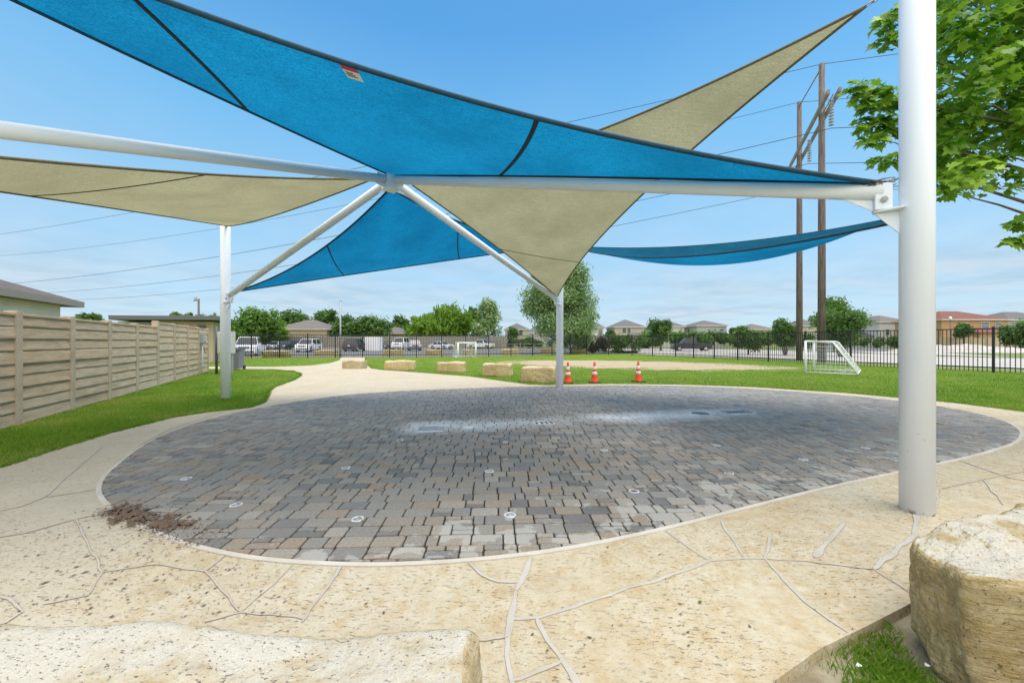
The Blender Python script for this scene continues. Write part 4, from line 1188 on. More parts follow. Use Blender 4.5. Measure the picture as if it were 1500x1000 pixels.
# ------------------------------------------------------------------ cars
def paint(name, c): return mat(name, c, .28, spec=.5, coat=.5)
P_WHITE, P_SILVER, P_BLACK, P_GREY, P_DK = paint('white_paint', (.78, .79, .8)), paint('silver_paint', (.45, .46, .48)), paint('black_paint', (.015, .016, .02)), paint('grey_paint', (.16, .17, .19)), paint('charcoal_paint', (.035, .038, .045))
def car(name, label, cat, x, y, heading, pnt, L=4.7, W=1.85, H=1.7, style='suv', roofbox=False, z=-.07):
    # heading: direction the nose points, degrees from +X
    r_ = empty(name, (x, y, z), R(heading - 90), label, cat, 'cars parked beyond the fence')
    hl, hw = L / 2, W / 2; gl = .22; wr = .36 if H > 1.6 else .32; belt = H * (.58 if style != 'sedan' else .60); hood = belt - .02
    fa, ra = hl - .92, -hl + .95
    if style == 'suv': cab = (hl - 1.75, hl - 1.05, -hl + .42, -hl + .08)
    elif style == 'pickup': cab = (hl - 2.0, hl - 1.35, -.55, -.75)
    else: cab = (hl - 2.0, hl - 1.15, -hl + 1.35, -hl + .62)
    def arch(c): return [(c + (wr + .06) * math.cos(t), wr + (wr + .06) * math.sin(t)) for t in [math.pi * k / 8 for k in range(9)]]
    rb = belt if style != 'pickup' else belt - .02
    prof = [(hl - .05, gl + .1), (hl, .55), (hl - .04, hood - .16), (hl - .2, hood - .04), (cab[1], hood + .02), (cab[3], rb), (-hl + .05, rb - .03), (-hl, .6), (-hl + .06, gl + .1), (-hl + .2, gl)]
    prof += [p for p in reversed(arch(ra)) if p[1] > gl] + [p for p in reversed(arch(fa)) if p[1] > gl] + [(hl - .2, gl)]
    mb = MB(); mb.prism(prof, W, 'x', (-hw, 0, 0)); body = mb.build('body', pnt, r_, bevel=.035)
    rw = hw * .78
    vs_ = []
    for (yy, zz, ww) in ((cab[1], belt - .01, hw * .96), (cab[0], H - .05, rw), (cab[2], H - .05, rw), (cab[3], belt - .01, hw * .96)):
        vs_ += [(-ww, yy, zz), (ww, yy, zz)]
    mb = MB(); mb.add(vs_, [(0, 1, 3, 2), (2, 3, 5, 4), (4, 5, 7, 6), (0, 2, 4, 6), (1, 7, 5, 3), (0, 6, 7, 1)])
    mb.build('cabin', pnt, r_, bevel=.03)
    mb = MB(); mb.box((0, (cab[0] + cab[2]) / 2, H - .035), (rw * 1.9, abs(cab[0] - cab[2]) - .06, .05)); mb.build('roof', pnt, r_, bevel=.02)
    V3 = [Vector(v) for v in vs_]
    def pane(nm, q, inset=.09, e=.006):
        c = sum(q, Vector()) / 4; nn = (q[1] - q[0]).cross(q[2] - q[0]).normalized()
        cc = Vector((0, 0, H * .75)) - c
        if nn.dot(Vector((0, (cab[0] + cab[2]) / 2, H * .75)) - c) > 0: nn = -nn
        pts = [p.lerp(c, inset * 1.4) + nn * e for p in q]
        mb = MB(); mb.add(pts + [p - nn * .004 for p in pts], [(0, 1, 2, 3), (7, 6, 5, 4), (0, 4, 5, 1), (1, 5, 6, 2), (2, 6, 7, 3), (3, 7, 4, 0)])
        return mb.build(nm, M_GLASS, r_)
    pane('windscreen', [V3[0], V3[1], V3[3], V3[2]], .05); pane('rear_window', [V3[6], V3[7], V3[5], V3[4]], .07)
    for s in (0, 1):
        f0, f1, b1, b0 = V3[0 + s], V3[2 + s], V3[4 + s], V3[6 + s]
        m0, m1 = f0.lerp(b0, .5), f1.lerp(b1, .5)
        pane('side_window', [f0.lerp(m0, .12), m0, m1, f1], .06); pane('side_window', [m0, b0.lerp(m0, .12), b1, m1], .06)
    for sx in (-1, 1):
        for cy in (fa, ra):
            mb = MB(); mb.tube([(sx * (hw - .22), cy, wr), (sx * (hw - .005), cy, wr)], wr, 20); wh = mb.build('wheel', M_RUBBER, r_)
            mb = MB(); mb.tube([(sx * (hw - .04), cy, wr), (sx * (hw + .006), cy, wr)], wr * .62, 14); mb.build('rim', M_CHROME, wh)
        mb = MB(); mb.box((sx * hw * .74, hl - .055, hood - .20), (hw * .42, .10, .15)); mb.build('headlight', M_HEAD, r_, bevel=.02)
        mb = MB(); mb.box((sx * hw * .80, -hl + .035, belt - .20), (hw * .32, .09, .22)); mb.build('tail_light', M_TAIL, r_, bevel=.02)
        mb = MB(); mb.box((sx * (hw + .09), cab[1] - .25, belt + .08), (.18, .10, .15)); mb.build('mirror', pnt, r_, bevel=.02)
    mb = MB(); mb.box((0, hl - .02, hood - .22), (hw * .92, .06, .16)); mb.box((0, hl - .01, .45), (W * .8, .07, .14)); mb.build('grille', M_DGREY, r_, bevel=.015)
    mb = MB(); mb.box((0, hl + .0, .40 - .1), (W * .9, .12, .12)); mb.build('bumper', M_DGREY if pnt != P_WHITE else M_CHROME, r_, bevel=.02)
    mb = MB(); mb.box((0, -hl - .0, .40 - .04), (W * .9, .12, .2)); mb.build('bumper', M_DGREY, r_, bevel=.02)
    mb = MB(); mb.box((0, -hl - .01, belt - .25), (.34, .04, .15)); mb.build('licence_plate', M_PLATE, r_)
    if style == 'pickup':
        mb = MB(); mb.box((0, (-hl + .06 + cab[3]) / 2, belt - .015), (W * .78, abs(-hl + .06 - cab[3]) - .12, .03)); mb.build('load_bed', M_DGREY, r_)
    if roofbox:
        mb = MB(); mb.box((0, (cab[0] + cab[2]) / 2, H + .18), (.9, 1.9, .32), 0, 0, .85); mb.build('roof_box', M_DGREY, r_, bevel=.06)
    return r_
def carat(px, py): return G(px, py)
x, y = at(366, 500, 40.5).x, 40.5; car('pickup_truck', 'big white pickup truck seen from the front at left, nearest the fence', 'pickup', x, y, -66, P_WHITE, 5.8, 2.05, 1.95, 'pickup')
x, y = at(405, 500, 72).x, 72; car('parked_car', 'silver sedan in the back row between the white pickup and the white car', 'car', x, y, -92, P_SILVER, 4.7, 1.82, 1.48, 'sedan')
x, y = at(423, 500, 70).x, 70; car('parked_car', 'dark car peeping out from behind the left side of the white car', 'car', x, y, -95, P_DK, 4.6, 1.85, 1.6, 'suv')
x, y = carat(440, 515); car('parked_car', 'white family car facing the viewer in the middle of the car park', 'car', x, y + 2.2, -84, P_WHITE, 4.8, 1.9, 1.86, 'suv')
x, y = at(456, 500, 70).x, 70; car('parked_car', 'silver family car behind the right side of the white car', 'car', x, y, -80, P_SILVER, 4.6, 1.85, 1.7, 'suv')
x, y = carat(511.5, 514); car('parked_car', 'black sport utility car seen from behind with red tail lights', 'car', x, y + 2.2, 90, P_BLACK, 4.7, 2.0, 1.9, 'suv')
x, y = at(569, 500, 74).x, 74; car('parked_car', 'dark sedan seen from behind beside the white enclosure', 'car', x, y, 93, P_DK, 4.6, 1.85, 1.5, 'sedan')
x, y = at(587, 500, 72).x, 72; car('parked_van', 'white van behind the grey car with the roof box', 'van', x, y, -90, P_WHITE, 5.2, 2.0, 2.2, 'suv')
x, y = carat(602, 513); car('parked_car', 'grey sport utility car with a dark box on its roof', 'car', x, y + 2.2, -72, P_GREY, 4.7, 1.9, 1.75, 'suv', True)
x, y = at(649, 500, 76).x, 74; car('parked_car', 'white sedan under the bright green trees', 'car', x, y, -30, P_WHITE, 4.7, 1.85, 1.5, 'sedan')
x, y = (at(676, 500, 84).x, 84); car('parked_car', 'pale car just behind the far small goal', 'car', x, y, 180, P_SILVER, 4.7, 1.85, 1.7, 'suv')
x, y = (at(704, 500, 80).x, 80); car('pickup_truck', 'white pickup truck parked under the silvery tree', 'pickup', x, y, -25, P_WHITE, 5.6, 1.95, 1.9, 'pickup')
x, y = (at(838, 500, 66).x, 66); car('parked_van', 'white van half hidden by the big tree and the reddish hedge', 'van', x, y, -60, P_WHITE, 4.9, 1.95, 2.0, 'suv')
x, y = (at(1012, 500, 62).x, 62); car('pickup_truck', 'dark pickup truck parked on the road beyond the right fence', 'pickup', x, y, 172, P_DK, 5.8, 2.0, 2.05, 'pickup')

# ------------------------------------------------------------------ houses
def window(parent, c, w, h, nrm_rz, frame_m):
    mb = MB(); mb.box(c, (w + .2, .10, h + .2), nrm_rz); fr = mb.build('window', frame_m, parent)
    n_ = Vector((math.sin(nrm_rz), -math.cos(nrm_rz), 0))
    mb = MB(); mb.box(Vector(c) + n_ * .03, (w, .08, h), nrm_rz); mb.build('pane', M_WGLASS, fr)
    mb = MB(); mb.box(Vector(c) + n_ * .045, (w, .08, .06), nrm_rz); mb.build('mullion', frame_m, fr)
def hip(mb, w, d_, z, rise, over, ridge=None, thick=.18):
    W_, D_ = w / 2 + over, d_ / 2 + over; rl = (W_ - D_) if ridge is None else ridge
    a = [(-W_, -D_, z), (W_, -D_, z), (W_, D_, z), (-W_, D_, z)]; b = [(p[0], p[1], z + thick) for p in a]
    if W_ >= D_: t = [(-max(.05, rl), 0, z + rise), (max(.05, rl), 0, z + rise)]; fs = [(4, 5, 9, 8), (5, 6, 9), (6, 7, 8, 9), (7, 4, 8)]
    else:
        rl = D_ - W_; t = [(0, -rl, z + rise), (0, rl, z + rise)]; fs = [(4, 5, 8), (5, 6, 9, 8), (6, 7, 9), (7, 4, 8, 9)]
    mb.add(a + b + t, [(3, 2, 1, 0), (0, 1, 5, 4), (1, 2, 6, 5), (2, 3, 7, 6), (3, 0, 4, 7)] + fs)
def house(label, x, y, rz, w, d_, eave, rise, wallm, roofm, wins=(), porch=None, trim=M_TRIM, z=-.1, side=True, chimney=False):
    r_ = empty('house', (x, y, z), rz, label, 'house')
    mb = MB(); mb.box((0, 0, eave / 2), (w, d_, eave)); mb.build('wall', wallm, r_)
    mb = MB(); hip(mb, w, d_, eave + .002, rise, .45); rf = mb.build('roof', roofm, r_)
    mb = MB(); mb.box((0, -d_ / 2 - .46, eave + .08), (w + .94, .03, .22)); mb.box((0, d_ / 2 + .46, eave + .08), (w + .94, .03, .22))
    mb.box((-w / 2 - .46, 0, eave + .08), (.03, d_ + .86, .22)); mb.box((w / 2 + .46, 0, eave + .08), (.03, d_ + .86, .22)); mb.build('fascia', trim, rf)
    for (wx, wz, ww, wh) in wins: window(r_, (wx, -d_ / 2 - .03, wz), ww, wh, 0, trim)
    if side:
        for sx in (-1, 1):
            window(r_, (sx * (w / 2 + .03), 0, eave - 1.2), 1.0, 1.1, sx * math.pi / 2, trim)
    if porch:
        px_, pw, pe = porch
        mb = MB(); mb.box((px_, -d_ / 2 - 1.2, pe / 2), (pw, 2.39, pe)); mb.build('porch_wall', wallm, r_)
        mb = MB(); W_ = pw / 2 + .4; yb = -d_ / 2 - .004; yf = -d_ / 2 - 2.8
        mb.add([(px_ - W_, yf, pe), (px_ + W_, yf, pe), (px_ + W_, yb, pe), (px_ - W_, yb, pe), (px_ - W_, yf, pe + .15), (px_ + W_, yf, pe + .15), (px_ + W_ - 1, yb, pe + 1.1), (px_ - W_ + 1, yb, pe + 1.1), (px_ + W_, yb, pe + .15), (px_ - W_, yb, pe + .15)],
               [(3, 2, 1, 0), (0, 1, 5, 4), (4, 5, 6, 7), (5, 8, 6), (9, 4, 7), (1, 2, 8, 5), (3, 0, 4, 9)])
        mb.build('porch_roof', roofm, r_)
    if chimney:
        mb = MB(); mb.box((w * .2, .5, eave + rise), (.8, .8, 1.6)); mb.build('chimney', wallm, rf)
    return r_
def house_px(label, xl, xr, ypeak, yeave, Y, wallm, roofm, rz=0, **kw):
    xc = at((xl + xr) / 2, 500, Y).x; w = (xr - xl) / F * Y - .9; ev = at(0, yeave, Y).z; pk = at(0, ypeak, Y).z
    return house(label, xc, Y + 4.5, rz, w, 9.5, ev + .1, pk - ev + .3, wallm, roofm, **kw)
# near left, behind the precast fence: the roof hip faces the viewer
hd = Vector((-.453, .891, 0)); hn = Vector((-.891, -.453, 0)); corner = Vector((-16.75, 15.2, 0))
hw_, hd_ = 14.0, 10.0; c_ = corner - hd * (hw_ / 2 + .45) + hn * (hd_ / 2 + .45)
hl_ = house('low cream sided house with a brown shingle roof close behind the precast fence', c_.x, c_.y, math.atan2(-hd.y, -hd.x) + math.pi, hw_, hd_, 2.75, 2.3, M_SD_CREAM, M_RF_BROWN, side=False, trim=M_TRIM2, z=0)
# low flat-roofed building further along
bl = empty('flat_roof_building', (-19.2, 25.6, 0), R(27), 'low tan building with a dark flat overhanging roof behind the precast fence', 'building')
mb = MB(); mb.box((-1.75, 1.8, 1.35), (2.7, 3.2, 2.7)); mb.build('wall', M_SD_TAN, bl)
mb = MB(); mb.box((-4.1, 1.8, 1.3), (1.99, 3.0, 2.6)); mb.build('side_wall', M_SD_GREY, bl)
mb = MB(); mb.box((-2.55, 1.6, 2.86), (5.3, 4.4, .26), 0, 0, 1, R(-1.2)); mb.build('roof', M_DTRIM, bl, bevel=.02)
mb = MB(); mb.box((-1.0, .12, 2.35), (.4, .18, .22)); mb.build('wall_lamp', M_DGREY, bl, bevel=.02)
house_px('single storey tan house with a brown hip roof behind the car park', 400, 482, 469, 483, 88, M_SD_TAN, M_RF_TAN, wins=[(-3.2, 1.9, 1.0, 1.5), (-.3, 1.9, 2.0, 1.5), (4.2, 1.9, .9, 1.5)])
house_px('small brown roofed house behind the dark trees at the back of the car park', 556, 592, 480, 489, 98, M_SD_ORANGE, M_RF_TAN)
house_px('far house with a bluish grey roof to the left of the big tree', 738, 776, 474, 483, 112, M_SD_BEIGE, M_RF_GREY, wins=[(1.2, 4.0, 1, 1.3)])
house_px('far white house partly behind the left side of the big tree', 770, 806, 476, 488, 126, M_SD_WHITE, M_RF_GREY)
house_px('far house just peeking out right of the big tree', 852, 886, 470, 480, 112, M_SD_WHITE, M_RF_GREY, wins=[(2, 4.2, 1, 1.3)])
house_px('beige two storey house between the big tree and the feathery tree', 898, 946, 468.4, 479.5, 108, M_SD_BEIGE, M_RF_GREY, wins=[(-1.5, 4.5, 1, 1.2), (-.2, 4.5, .8, 1.2)], porch=(1.5, 4.5, 2.7))
house_px('pale two storey house half hidden by the feathery tree', 958, 1004, 468.2, 479, 110, M_SD_WHITE, M_RF_GREY)
house_px('plain grey two storey house with a low hip roof right of the feathery tree', 1018, 1066, 469.8, 477.5, 106, M_SD_GREY, M_RF_GREY, wins=[(2.6, 4.3, 1, 1.2), (.8, 4.3, .8, 1.2)])
house_px('brown roofed house seen over the hedge left of the timber poles', 1092, 1136, 475, 483, 120, M_SD_TAN, M_RF_TAN)
house_px('grey roofed house seen just behind the two timber poles', 1168, 1212, 468, 478, 118, M_SD_BEIGE, M_RF_GREY)
house_px('cream house with a grey roof right of the round green tree', 1250, 1290, 466, 474, 96, M_SD_WHITE, M_RF_GREY, wins=[(-1.6, 3.9, 1.2, 1.1), (2.4, 3.9, 1.2, 1.1)], porch=(.5, 5.0, 2.6))
house_px('cream house with a tan roof partly behind the thick white post', 1284, 1336, 462.5, 472.5, 92, M_SD_WHITE, M_RF_TAN, wins=[(-1.9, 3.7, .8, 1.2), (1.8, 3.7, .8, 1.2)])
house_px('orange brick house with a dark red hip roof right of the thick white post', 1374, 1478, 455.5, 469, 78, M_SD_ORANGE, M_RF_RED, wins=[(-2.0, 4.6, 1.2, 1.2), (2.0, 4.7, 1.4, 1.3), (4.6, 4.6, 1.2, 1.3)], porch=(.9, 5.6, 3.1))
house_px('grey house cut off by the right edge of the picture', 1472, 1560, 456.5, 469.5, 88, M_SD_GREY, M_RF_GREY)
gw = empty('garden_wall', (*at(1380, 500, 70).xy, 0), 0, 'tan masonry garden wall in front of the orange brick house', 'wall')
mb = MB(); mb.box((6.5, 0, 1.0), (13, .3, 2.1)); mb.build('wall_face', M_SD_TAN, gw)
mb = MB()
for i in range(6): mb.box((i * 2.6, 0, 1.12), (.45, .45, 2.34))
mb.build('pier', M_SD_TAN, gw)

# gravel heap
bm = bmesh.new(); bmesh.ops.create_grid(bm, x_segments=60, y_segments=40, size=1)
for v in bm.verts:
    x_, y_ = v.co.x * 9.5, v.co.y * 5.5; rr = math.sqrt((v.co.x) ** 2 + (v.co.y) ** 2)
    z_ = max(0, 1 - rr ** 2.2) * (.95 + .30 * noise.noise(Vector((x_ * .4, y_ * .4, 0)))) + .12 * noise.noise(Vector((x_ * 1.6, y_ * 1.6, 2)))
    v.co = (x_, y_, z_ if rr < 1 else -.12)
me = bpy.data.meshes.new('gravel_heap'); bm.to_mesh(me); bm.free(); me.materials.append(M_GRAVEL)
o = bpy.data.objects.new('gravel_heap', me); C.objects.link(o); o.location = (at(1432, 500, 54).x, 56, -.1); tag(o, 'low spread heap of white gravel across the road in front of the garden wall', 'gravel', None, 'stuff')

# ------------------------------------------------------------------ utility poles and wires
PR, PL = Vector((19.9, 25.0, 0)), Vector((22.6, 30.6, 0)); pd = (PL - PR).normalized(); pq = Vector((pd.y, -pd.x, 0))
hf = empty('power_pylon', PR, 0, 'weathered two-pole timber power pylon with a sloping-looking crossarm beyond the right goal', 'power pylon')
for p, top in ((PR, 19.2), (PL, 20.2)):
    l_ = p - PR; mb = MB(); mb.tube([l_ + Vector((0, 0, -.3)), l_ + Vector((0, 0, top * .5)), l_ + Vector((0, 0, top))], [.225, .195, .155], 14); mb.build('pole', M_POLE, hf)
ARM_H = 16.0
mb = MB()
for s in (-1, 1): mb.box((PL - PR) / 2 + pq * .27 * s + Vector((0, 0, ARM_H)), ((PL - PR).length + 5.2, .14, .26), math.atan2(pd.y, pd.x))
mb.build('crossarm', M_WOODF, hf)
mb = MB(); mb.tube([Vector((0, 0, 19.0)), PL - PR + Vector((0, 0, 19.9))], .045, 6)
mb.tube([Vector((0, 0, 15.9)), pd * -2.4 + Vector((0, 0, 15.9))], .03, 6); mb.build('top_brace', M_WOODF, hf)
mb = MB(); mb.tube([Vector((0, 0, 13.4)) + pq * .3, (PL - PR) * .5 + Vector((0, 0, 15.9)) + pq * .3], .05, 6); mb.tube([PL - PR + Vector((0, 0, 13.4)) + pq * .3, (PL - PR) * .5 + Vector((0, 0, 15.9)) + pq * .3], .05, 6)
INS = [PR - pd * 2.0, (PR + PL) / 2, PL + pd * 2.0]
for p in INS:
    prof = []
    for i in range(9): prof += [(.03, -.18 * i), (.14, -.18 * i - .06), (.13, -.18 * i - .09), (.03, -.18 * i - .12)]
    mb = MB(); mb.lathe([(a_, b_) for a_, b_ in prof], p - PR + Vector((0, 0, ARM_H - .2)), 12); mb.build('insulator', M_INS, hf)
waz = R(162); wd = Vector((math.cos(waz), math.sin(waz), 0))
def wire(p, sag, r, label, L=180):
    pts = [p - wd * L * (i / 24) * .5 - Vector((0, 0, 4 * sag * (i / 48) * (1 - i / 48))) for i in range(24, 0, -1)]
    pts += [p + wd * L * (i / 60) - Vector((0, 0, 4 * sag * (i / 60) * (1 - i / 60))) for i in range(61)]
    o_ = pts[24].copy(); mb = MB(); mb.tube([q - o_ for q in pts], r, 5, cap=False)
    o = mb.build('power_wire', M_WIRE, fix=False); o.location = o_; tag(o, label, 'wire', 'wires strung from the timber pylon')
wire(PR + Vector((0, 0, 19.2)), 2.7, .018, 'topmost thin wire, from the tip of the nearer timber pole')
wire(PL + Vector((0, 0, 20.2)), 4.6, .018, 'thin wire from the tip of the farther timber pole')
wire(INS[0] + Vector((0, 0, ARM_H - 1.9)), 5.2, .020, 'wire under the insulator at the near end of the crossarm')
wire(INS[1] + Vector((0, 0, ARM_H - 1.9)), 5.6, .020, 'wire under the insulator between the two timber poles')
wire(INS[2] + Vector((0, 0, ARM_H - 1.9)), 6.0, .020, 'lowest wire, under the insulator at the far end of the crossarm')
up = empty('utility_pole', (at(291, 500, 62).x, 62, 0), 0, 'distant timber utility pole above the dark flat roof', 'utility pole')
mb = MB(); mb.tube([(0, 0, -.2), (0, 0, 8.2)], [.2, .14], 10); mb.build('pole', M_POLE, up)
mb = MB(); mb.box((-.35, 0, 7.9), (1.0, .1, .12)); mb.build('crossarm', M_WOODF, up)
mb = MB(); mb.lathe([(.16, 0), (.18, .1), (.18, .6), (.1, .68)], (-.5, 0, 7.9), 10); mb.build('lamp', M_GREY, up)
o = empty('flag_pole', (*G(491.5, 523.0), 0), 0, 'plain slim grey pole standing by the gate in the iron fence', 'pole')
mb = MB(); mb.tube([(0, 1.0, -.1), (0, 1.0, 5.1)], [.085, .07], 10); mb.build('shaft', M_GREY, o); mb = MB(); mb.lathe([(.07, 0), (.09, .03), (.03, .09)], (0, 1.0, 5.1), 10); mb.build('cap', M_GREY, o)
sl = empty('street_lamp', (at(1392, 500, 64).x, 64, 0), 0, 'thin street lamp in front of the orange brick house', 'street lamp')
mb = MB(); mb.tube([(0, 0, -.1), (0, 0, 5.0)], .06, 8); mb.build('lamp_post', M_DGREY, sl); mb = MB(); mb.lathe([(.1, 0), (.22, .1), (.16, .45), (.05, .5)], (0, 0, 5.0), 10); mb.build('lamp_head', M_REFL, sl)

# ------------------------------------------------------------------ trees
def leaf_cloud(clumps, n, size, stretch=1.0, droop=0.0):
    cl = np.array([c[:3] for c in clumps]); rr = np.array([c[3] for c in clumps]); w = rr ** 2.2; w /= w.sum()
    k = rng.choice(len(cl), n, p=w)
    dirs = rng.normal(size=(n, 3)); dirs /= np.linalg.norm(dirs, axis=1, keepdims=True)
    rad = rr[k] * rng.uniform(.25, 1.0, n) ** .5 * (1 + .25 * rng.normal(size=n).clip(-1, 1.6))
    pos = cl[k] + dirs * rad[:, None] * np.array([1, 1, stretch])
    nrm_ = dirs * .7 + rng.normal(size=(n, 3)) * .6 + np.array([0, 0, .35]); nrm_ /= np.linalg.norm(nrm_, axis=1, keepdims=True)
    t1 = np.cross(nrm_, rng.normal(size=(n, 3)))
    if droop: t1 = t1 * (1 - droop) + np.array([0, 0, -1]) * droop
    t1 /= np.linalg.norm(t1, axis=1, keepdims=True); t2 = np.cross(nrm_, t1)
    s = size * rng.uniform(.55, 1.35, n)[:, None]
    ln = s * (1.0 + droop * 1.6)
    V = np.stack([pos - t1 * ln, pos + t2 * s * .55, pos + t1 * ln, pos - t2 * s * .55], 1)
    b = np.arange(n)[:, None] * 4; Fc = b + np.array([[0, 1, 2, 3]])
    ct_ = rng.uniform(-.18, .18, len(cl))[k]
    tint = np.clip(.42 + ct_ + rng.normal(0, .2, n), 0, 1)
    return V.reshape(-1, 3), Fc, np.repeat(tint, 4)
def tree(name, label, cat, x, y, h, r, base, leafm, n, size, nclump=26, group=None, trunk_r=.16, shape='round', stems=1, droop=0, z=-.08, crad=.36):
    root = empty(name, (x, y, z), rng.uniform(0, 6), label, cat, group)
    ch = h - base; cl = []
    for i in range(nclump):
        t = rng.uniform(0, 1) ** .9
        if shape == 'round': pr = math.sin(math.pi * (.12 + .80 * t)) ** .6
        elif shape == 'cone': pr = (1 - t) ** .55 * (.55 + .6 * min(1, t * 4)) 
        elif shape == 'fan': pr = .35 + .65 * t
        else: pr = .9 if t < .7 else .6
        a = rng.uniform(0, 6.283); q = r * pr * math.sqrt(rng.uniform(.12, 1)) * .82
        cl.append((math.cos(a) * q, math.sin(a) * q, base + ch * (.06 + .78 * t), r * crad * rng.uniform(.7, 1.4)))
    # ragged outliers
    for i in range(nclump // 2):
        c = cl[rng.integers(0, nclump)]; a = rng.uniform(0, 6.283)
        cl.append((c[0] + math.cos(a) * c[3] * .9, c[1] + math.sin(a) * c[3] * .9, c[2] + rng.uniform(-.4, .9) * c[3], c[3] * .45))
    V, Fc, T = leaf_cloud(cl, n, size, 1.0, droop)
    npmesh('crown', V, Fc, leafm, root, T)
    mb = MB()
    for s in range(stems):
        ox = (s - (stems - 1) / 2) * .25; lean = rng.uniform(-.06, .06) * h + ox
        top = Vector((lean * 1.5, rng.uniform(-.05, .05) * h, base + ch * .72))
        mb.tube([Vector((ox * .4, 0, -.1)), Vector((ox * .8, 0, base * .6)), Vector((lean, 0, base + ch * .3)), top], [trunk_r, trunk_r * .85, trunk_r * .6, trunk_r * .18], 9)
    for c in cl[:nclump:2]:
        st0 = Vector((0, 0, base * .7 + (c[2] - base) * .4)); e_ = Vector(c[:3]); mb.tube([st0, st0.lerp(e_, .5) + Vector((0, 0, -.04 * h * rng.random())), e_], [trunk_r * .4, trunk_r * .25, trunk_r * .08], 5)
    mb.build('trunk', M_BARK, root)
    return root
def tree_px(name, label, xc, yt, Y, wpx, ybase, leafm, n, size, **kw):
    x = at(xc, 500, Y).x; h = at(0, yt, Y).z; r = wpx / 2 / F * Y; b = max(.1, at(0, ybase, Y).z)
    return tree(name, label, kw.pop('cat', 'tree'), x, Y, h, r, b, leafm, n, size, **kw)
TG = 'trees behind the car park'
tree_px('poplar_tree', 'tall broad silvery green tree directly behind the middle white post', 820, 374, 46, 120, 506, M_LF_SILVER, 44000, .145, nclump=90, trunk_r=.3, shape='round', crad=.27)
tree_px('poplar_tree', 'slim silvery tree right of the bright green trees', 714, 436, 84, 44, 500, M_LF_SILVER, 5000, .30, nclump=34, shape='cone', crad=.4)
tree_px('willow_tree', 'tall bright yellow-green tree, biggest of the bright ones', 662, 447, 88, 66, 497, M_LF_BRIGHT, 6000, .34, nclump=26, droop=.55, trunk_r=.25)
tree_px('willow_tree', 'bright yellow-green tree, lower one at the left end of the bright ones', 618, 462, 92, 48, 500, M_LF_BRIGHT, 4500, .34, nclump=20, droop=.5)
tree_px('willow_tree', 'bright green tree squeezed between the two other bright ones', 638, 455, 96, 40, 498, M_LF_BRIGHT, 4000, .34, nclump=20, droop=.5)
tree_px('broadleaf_tree', 'mid green tree peeking over the right of the bright trees', 694, 449, 104, 34, 495, M_LF_MID, 3000, .4, nclump=18)
tree_px('broadleaf_tree', 'large spreading green tree left of the tan house', 375, 454, 74, 62, 500, M_LF_MID, 6500, .32, nclump=34, trunk_r=.25)
tree_px('broadleaf_tree', 'low green tree just right of the left white post', 350, 466, 70, 34, 502, M_LF_MID, 3000, .32, nclump=18)
tree_px('broadleaf_tree', 'light green tree standing against the left end of the tan house', 402, 470, 80, 38, 500, M_LF_BRIGHT, 3600, .32, nclump=20)
tree_px('broadleaf_tree', 'dark tree with a wide crown behind the tan house roof', 440, 459, 108, 64, 494, M_LF_DARK, 5000, .45, nclump=30)
tree_px('broadleaf_tree', 'dark tree rising over the right end of the tan house', 478, 457, 112, 46, 492, M_LF_DARK, 4500, .45, nclump=26)
tree_px('broadleaf_tree', 'rounded dense green tree right of the slim pole', 512, 464, 92, 50, 498, M_LF_DARK, 5000, .36, nclump=28)
tree_px('broadleaf_tree', 'rounded dense green tree behind the white enclosure', 548, 466, 92, 44, 498, M_LF_DARK, 4500, .36, nclump=26)
tree_px('broadleaf_tree', 'dark green tree left of the bright green trees', 590, 465, 110, 36, 492, M_LF_DARK, 3500, .42, nclump=20)
tree_px('broadleaf_tree', 'small dark treetop showing between the cream house and the flat roof', 131, 462, 60, 36, 490, M_LF_DARK, 2500, .3, nclump=14)
tree_px('broadleaf_tree', 'dark treetop left of the flat roof utility pole', 266, 455, 85, 30, 480, M_LF_DARK, 1800, .34, nclump=14)
tree_px('broadleaf_tree', 'green treetop over the right end of the dark flat roof', 308, 460, 72, 34, 494, M_LF_MID, 2400, .32, nclump=16)
tree_px('ornamental_tree', 'small round tree in front of the bluish roofed house', 752, 480, 98, 22, 500, M_LF_DARK, 1500, .28, nclump=12)
tree_px('ornamental_tree', 'feathery dark green tree between two pale houses', 968, 468, 62, 36, 500, M_LF_DARK, 4200, .20, nclump=24, shape='fan')
tree_px('ornamental_tree', 'small round bush tree in front of the beige two storey house', 893, 481, 76, 16, 500, M_LF_DARK, 1200, .24, nclump=10)
tree_px('ornamental_tree', 'short dark tree with a bare stem left of the timber poles', 1096, 482, 44, 40, 508, M_LF_DARK, 3800, .15, nclump=22, trunk_r=.07, stems=2)
tree_px('ornamental_tree', 'upright spiky crape myrtle immediately left of the timber poles', 1150, 462, 42, 44, 506, M_LF_DARK, 3800, .14, nclump=24, shape='fan', trunk_r=.06, stems=3)
tree_px('broadleaf_tree', 'light green round tree behind the right timber pole', 1222, 431, 56, 58, 500, M_LF_MID, 6500, .22, nclump=30, shape='round', crad=.34)
tree_px('ornamental_tree', 'dark multi-stemmed crape myrtle to the right of the timber poles', 1232, 455, 38, 56, 504, M_LF_DARK, 5500, .14, nclump=30, shape='fan', trunk_r=.07, stems=4)
tree_px('ornamental_tree', 'dark clipped shrub tree in front of the orange brick house', 1412, 475, 68, 24, 492, M_LF_DARK, 1800, .22, nclump=14)
tree_px('ornamental_tree', 'green bush tree at the right edge before the grey house', 1494, 472, 62, 40, 503, M_LF_MID, 3200, .22, nclump=20)
tree_px('broadleaf_tree', 'dark tree glimpsed just right of the thick white post', 1371, 466, 110, 20, 500, M_LF_DARK, 1500, .36, nclump=12)
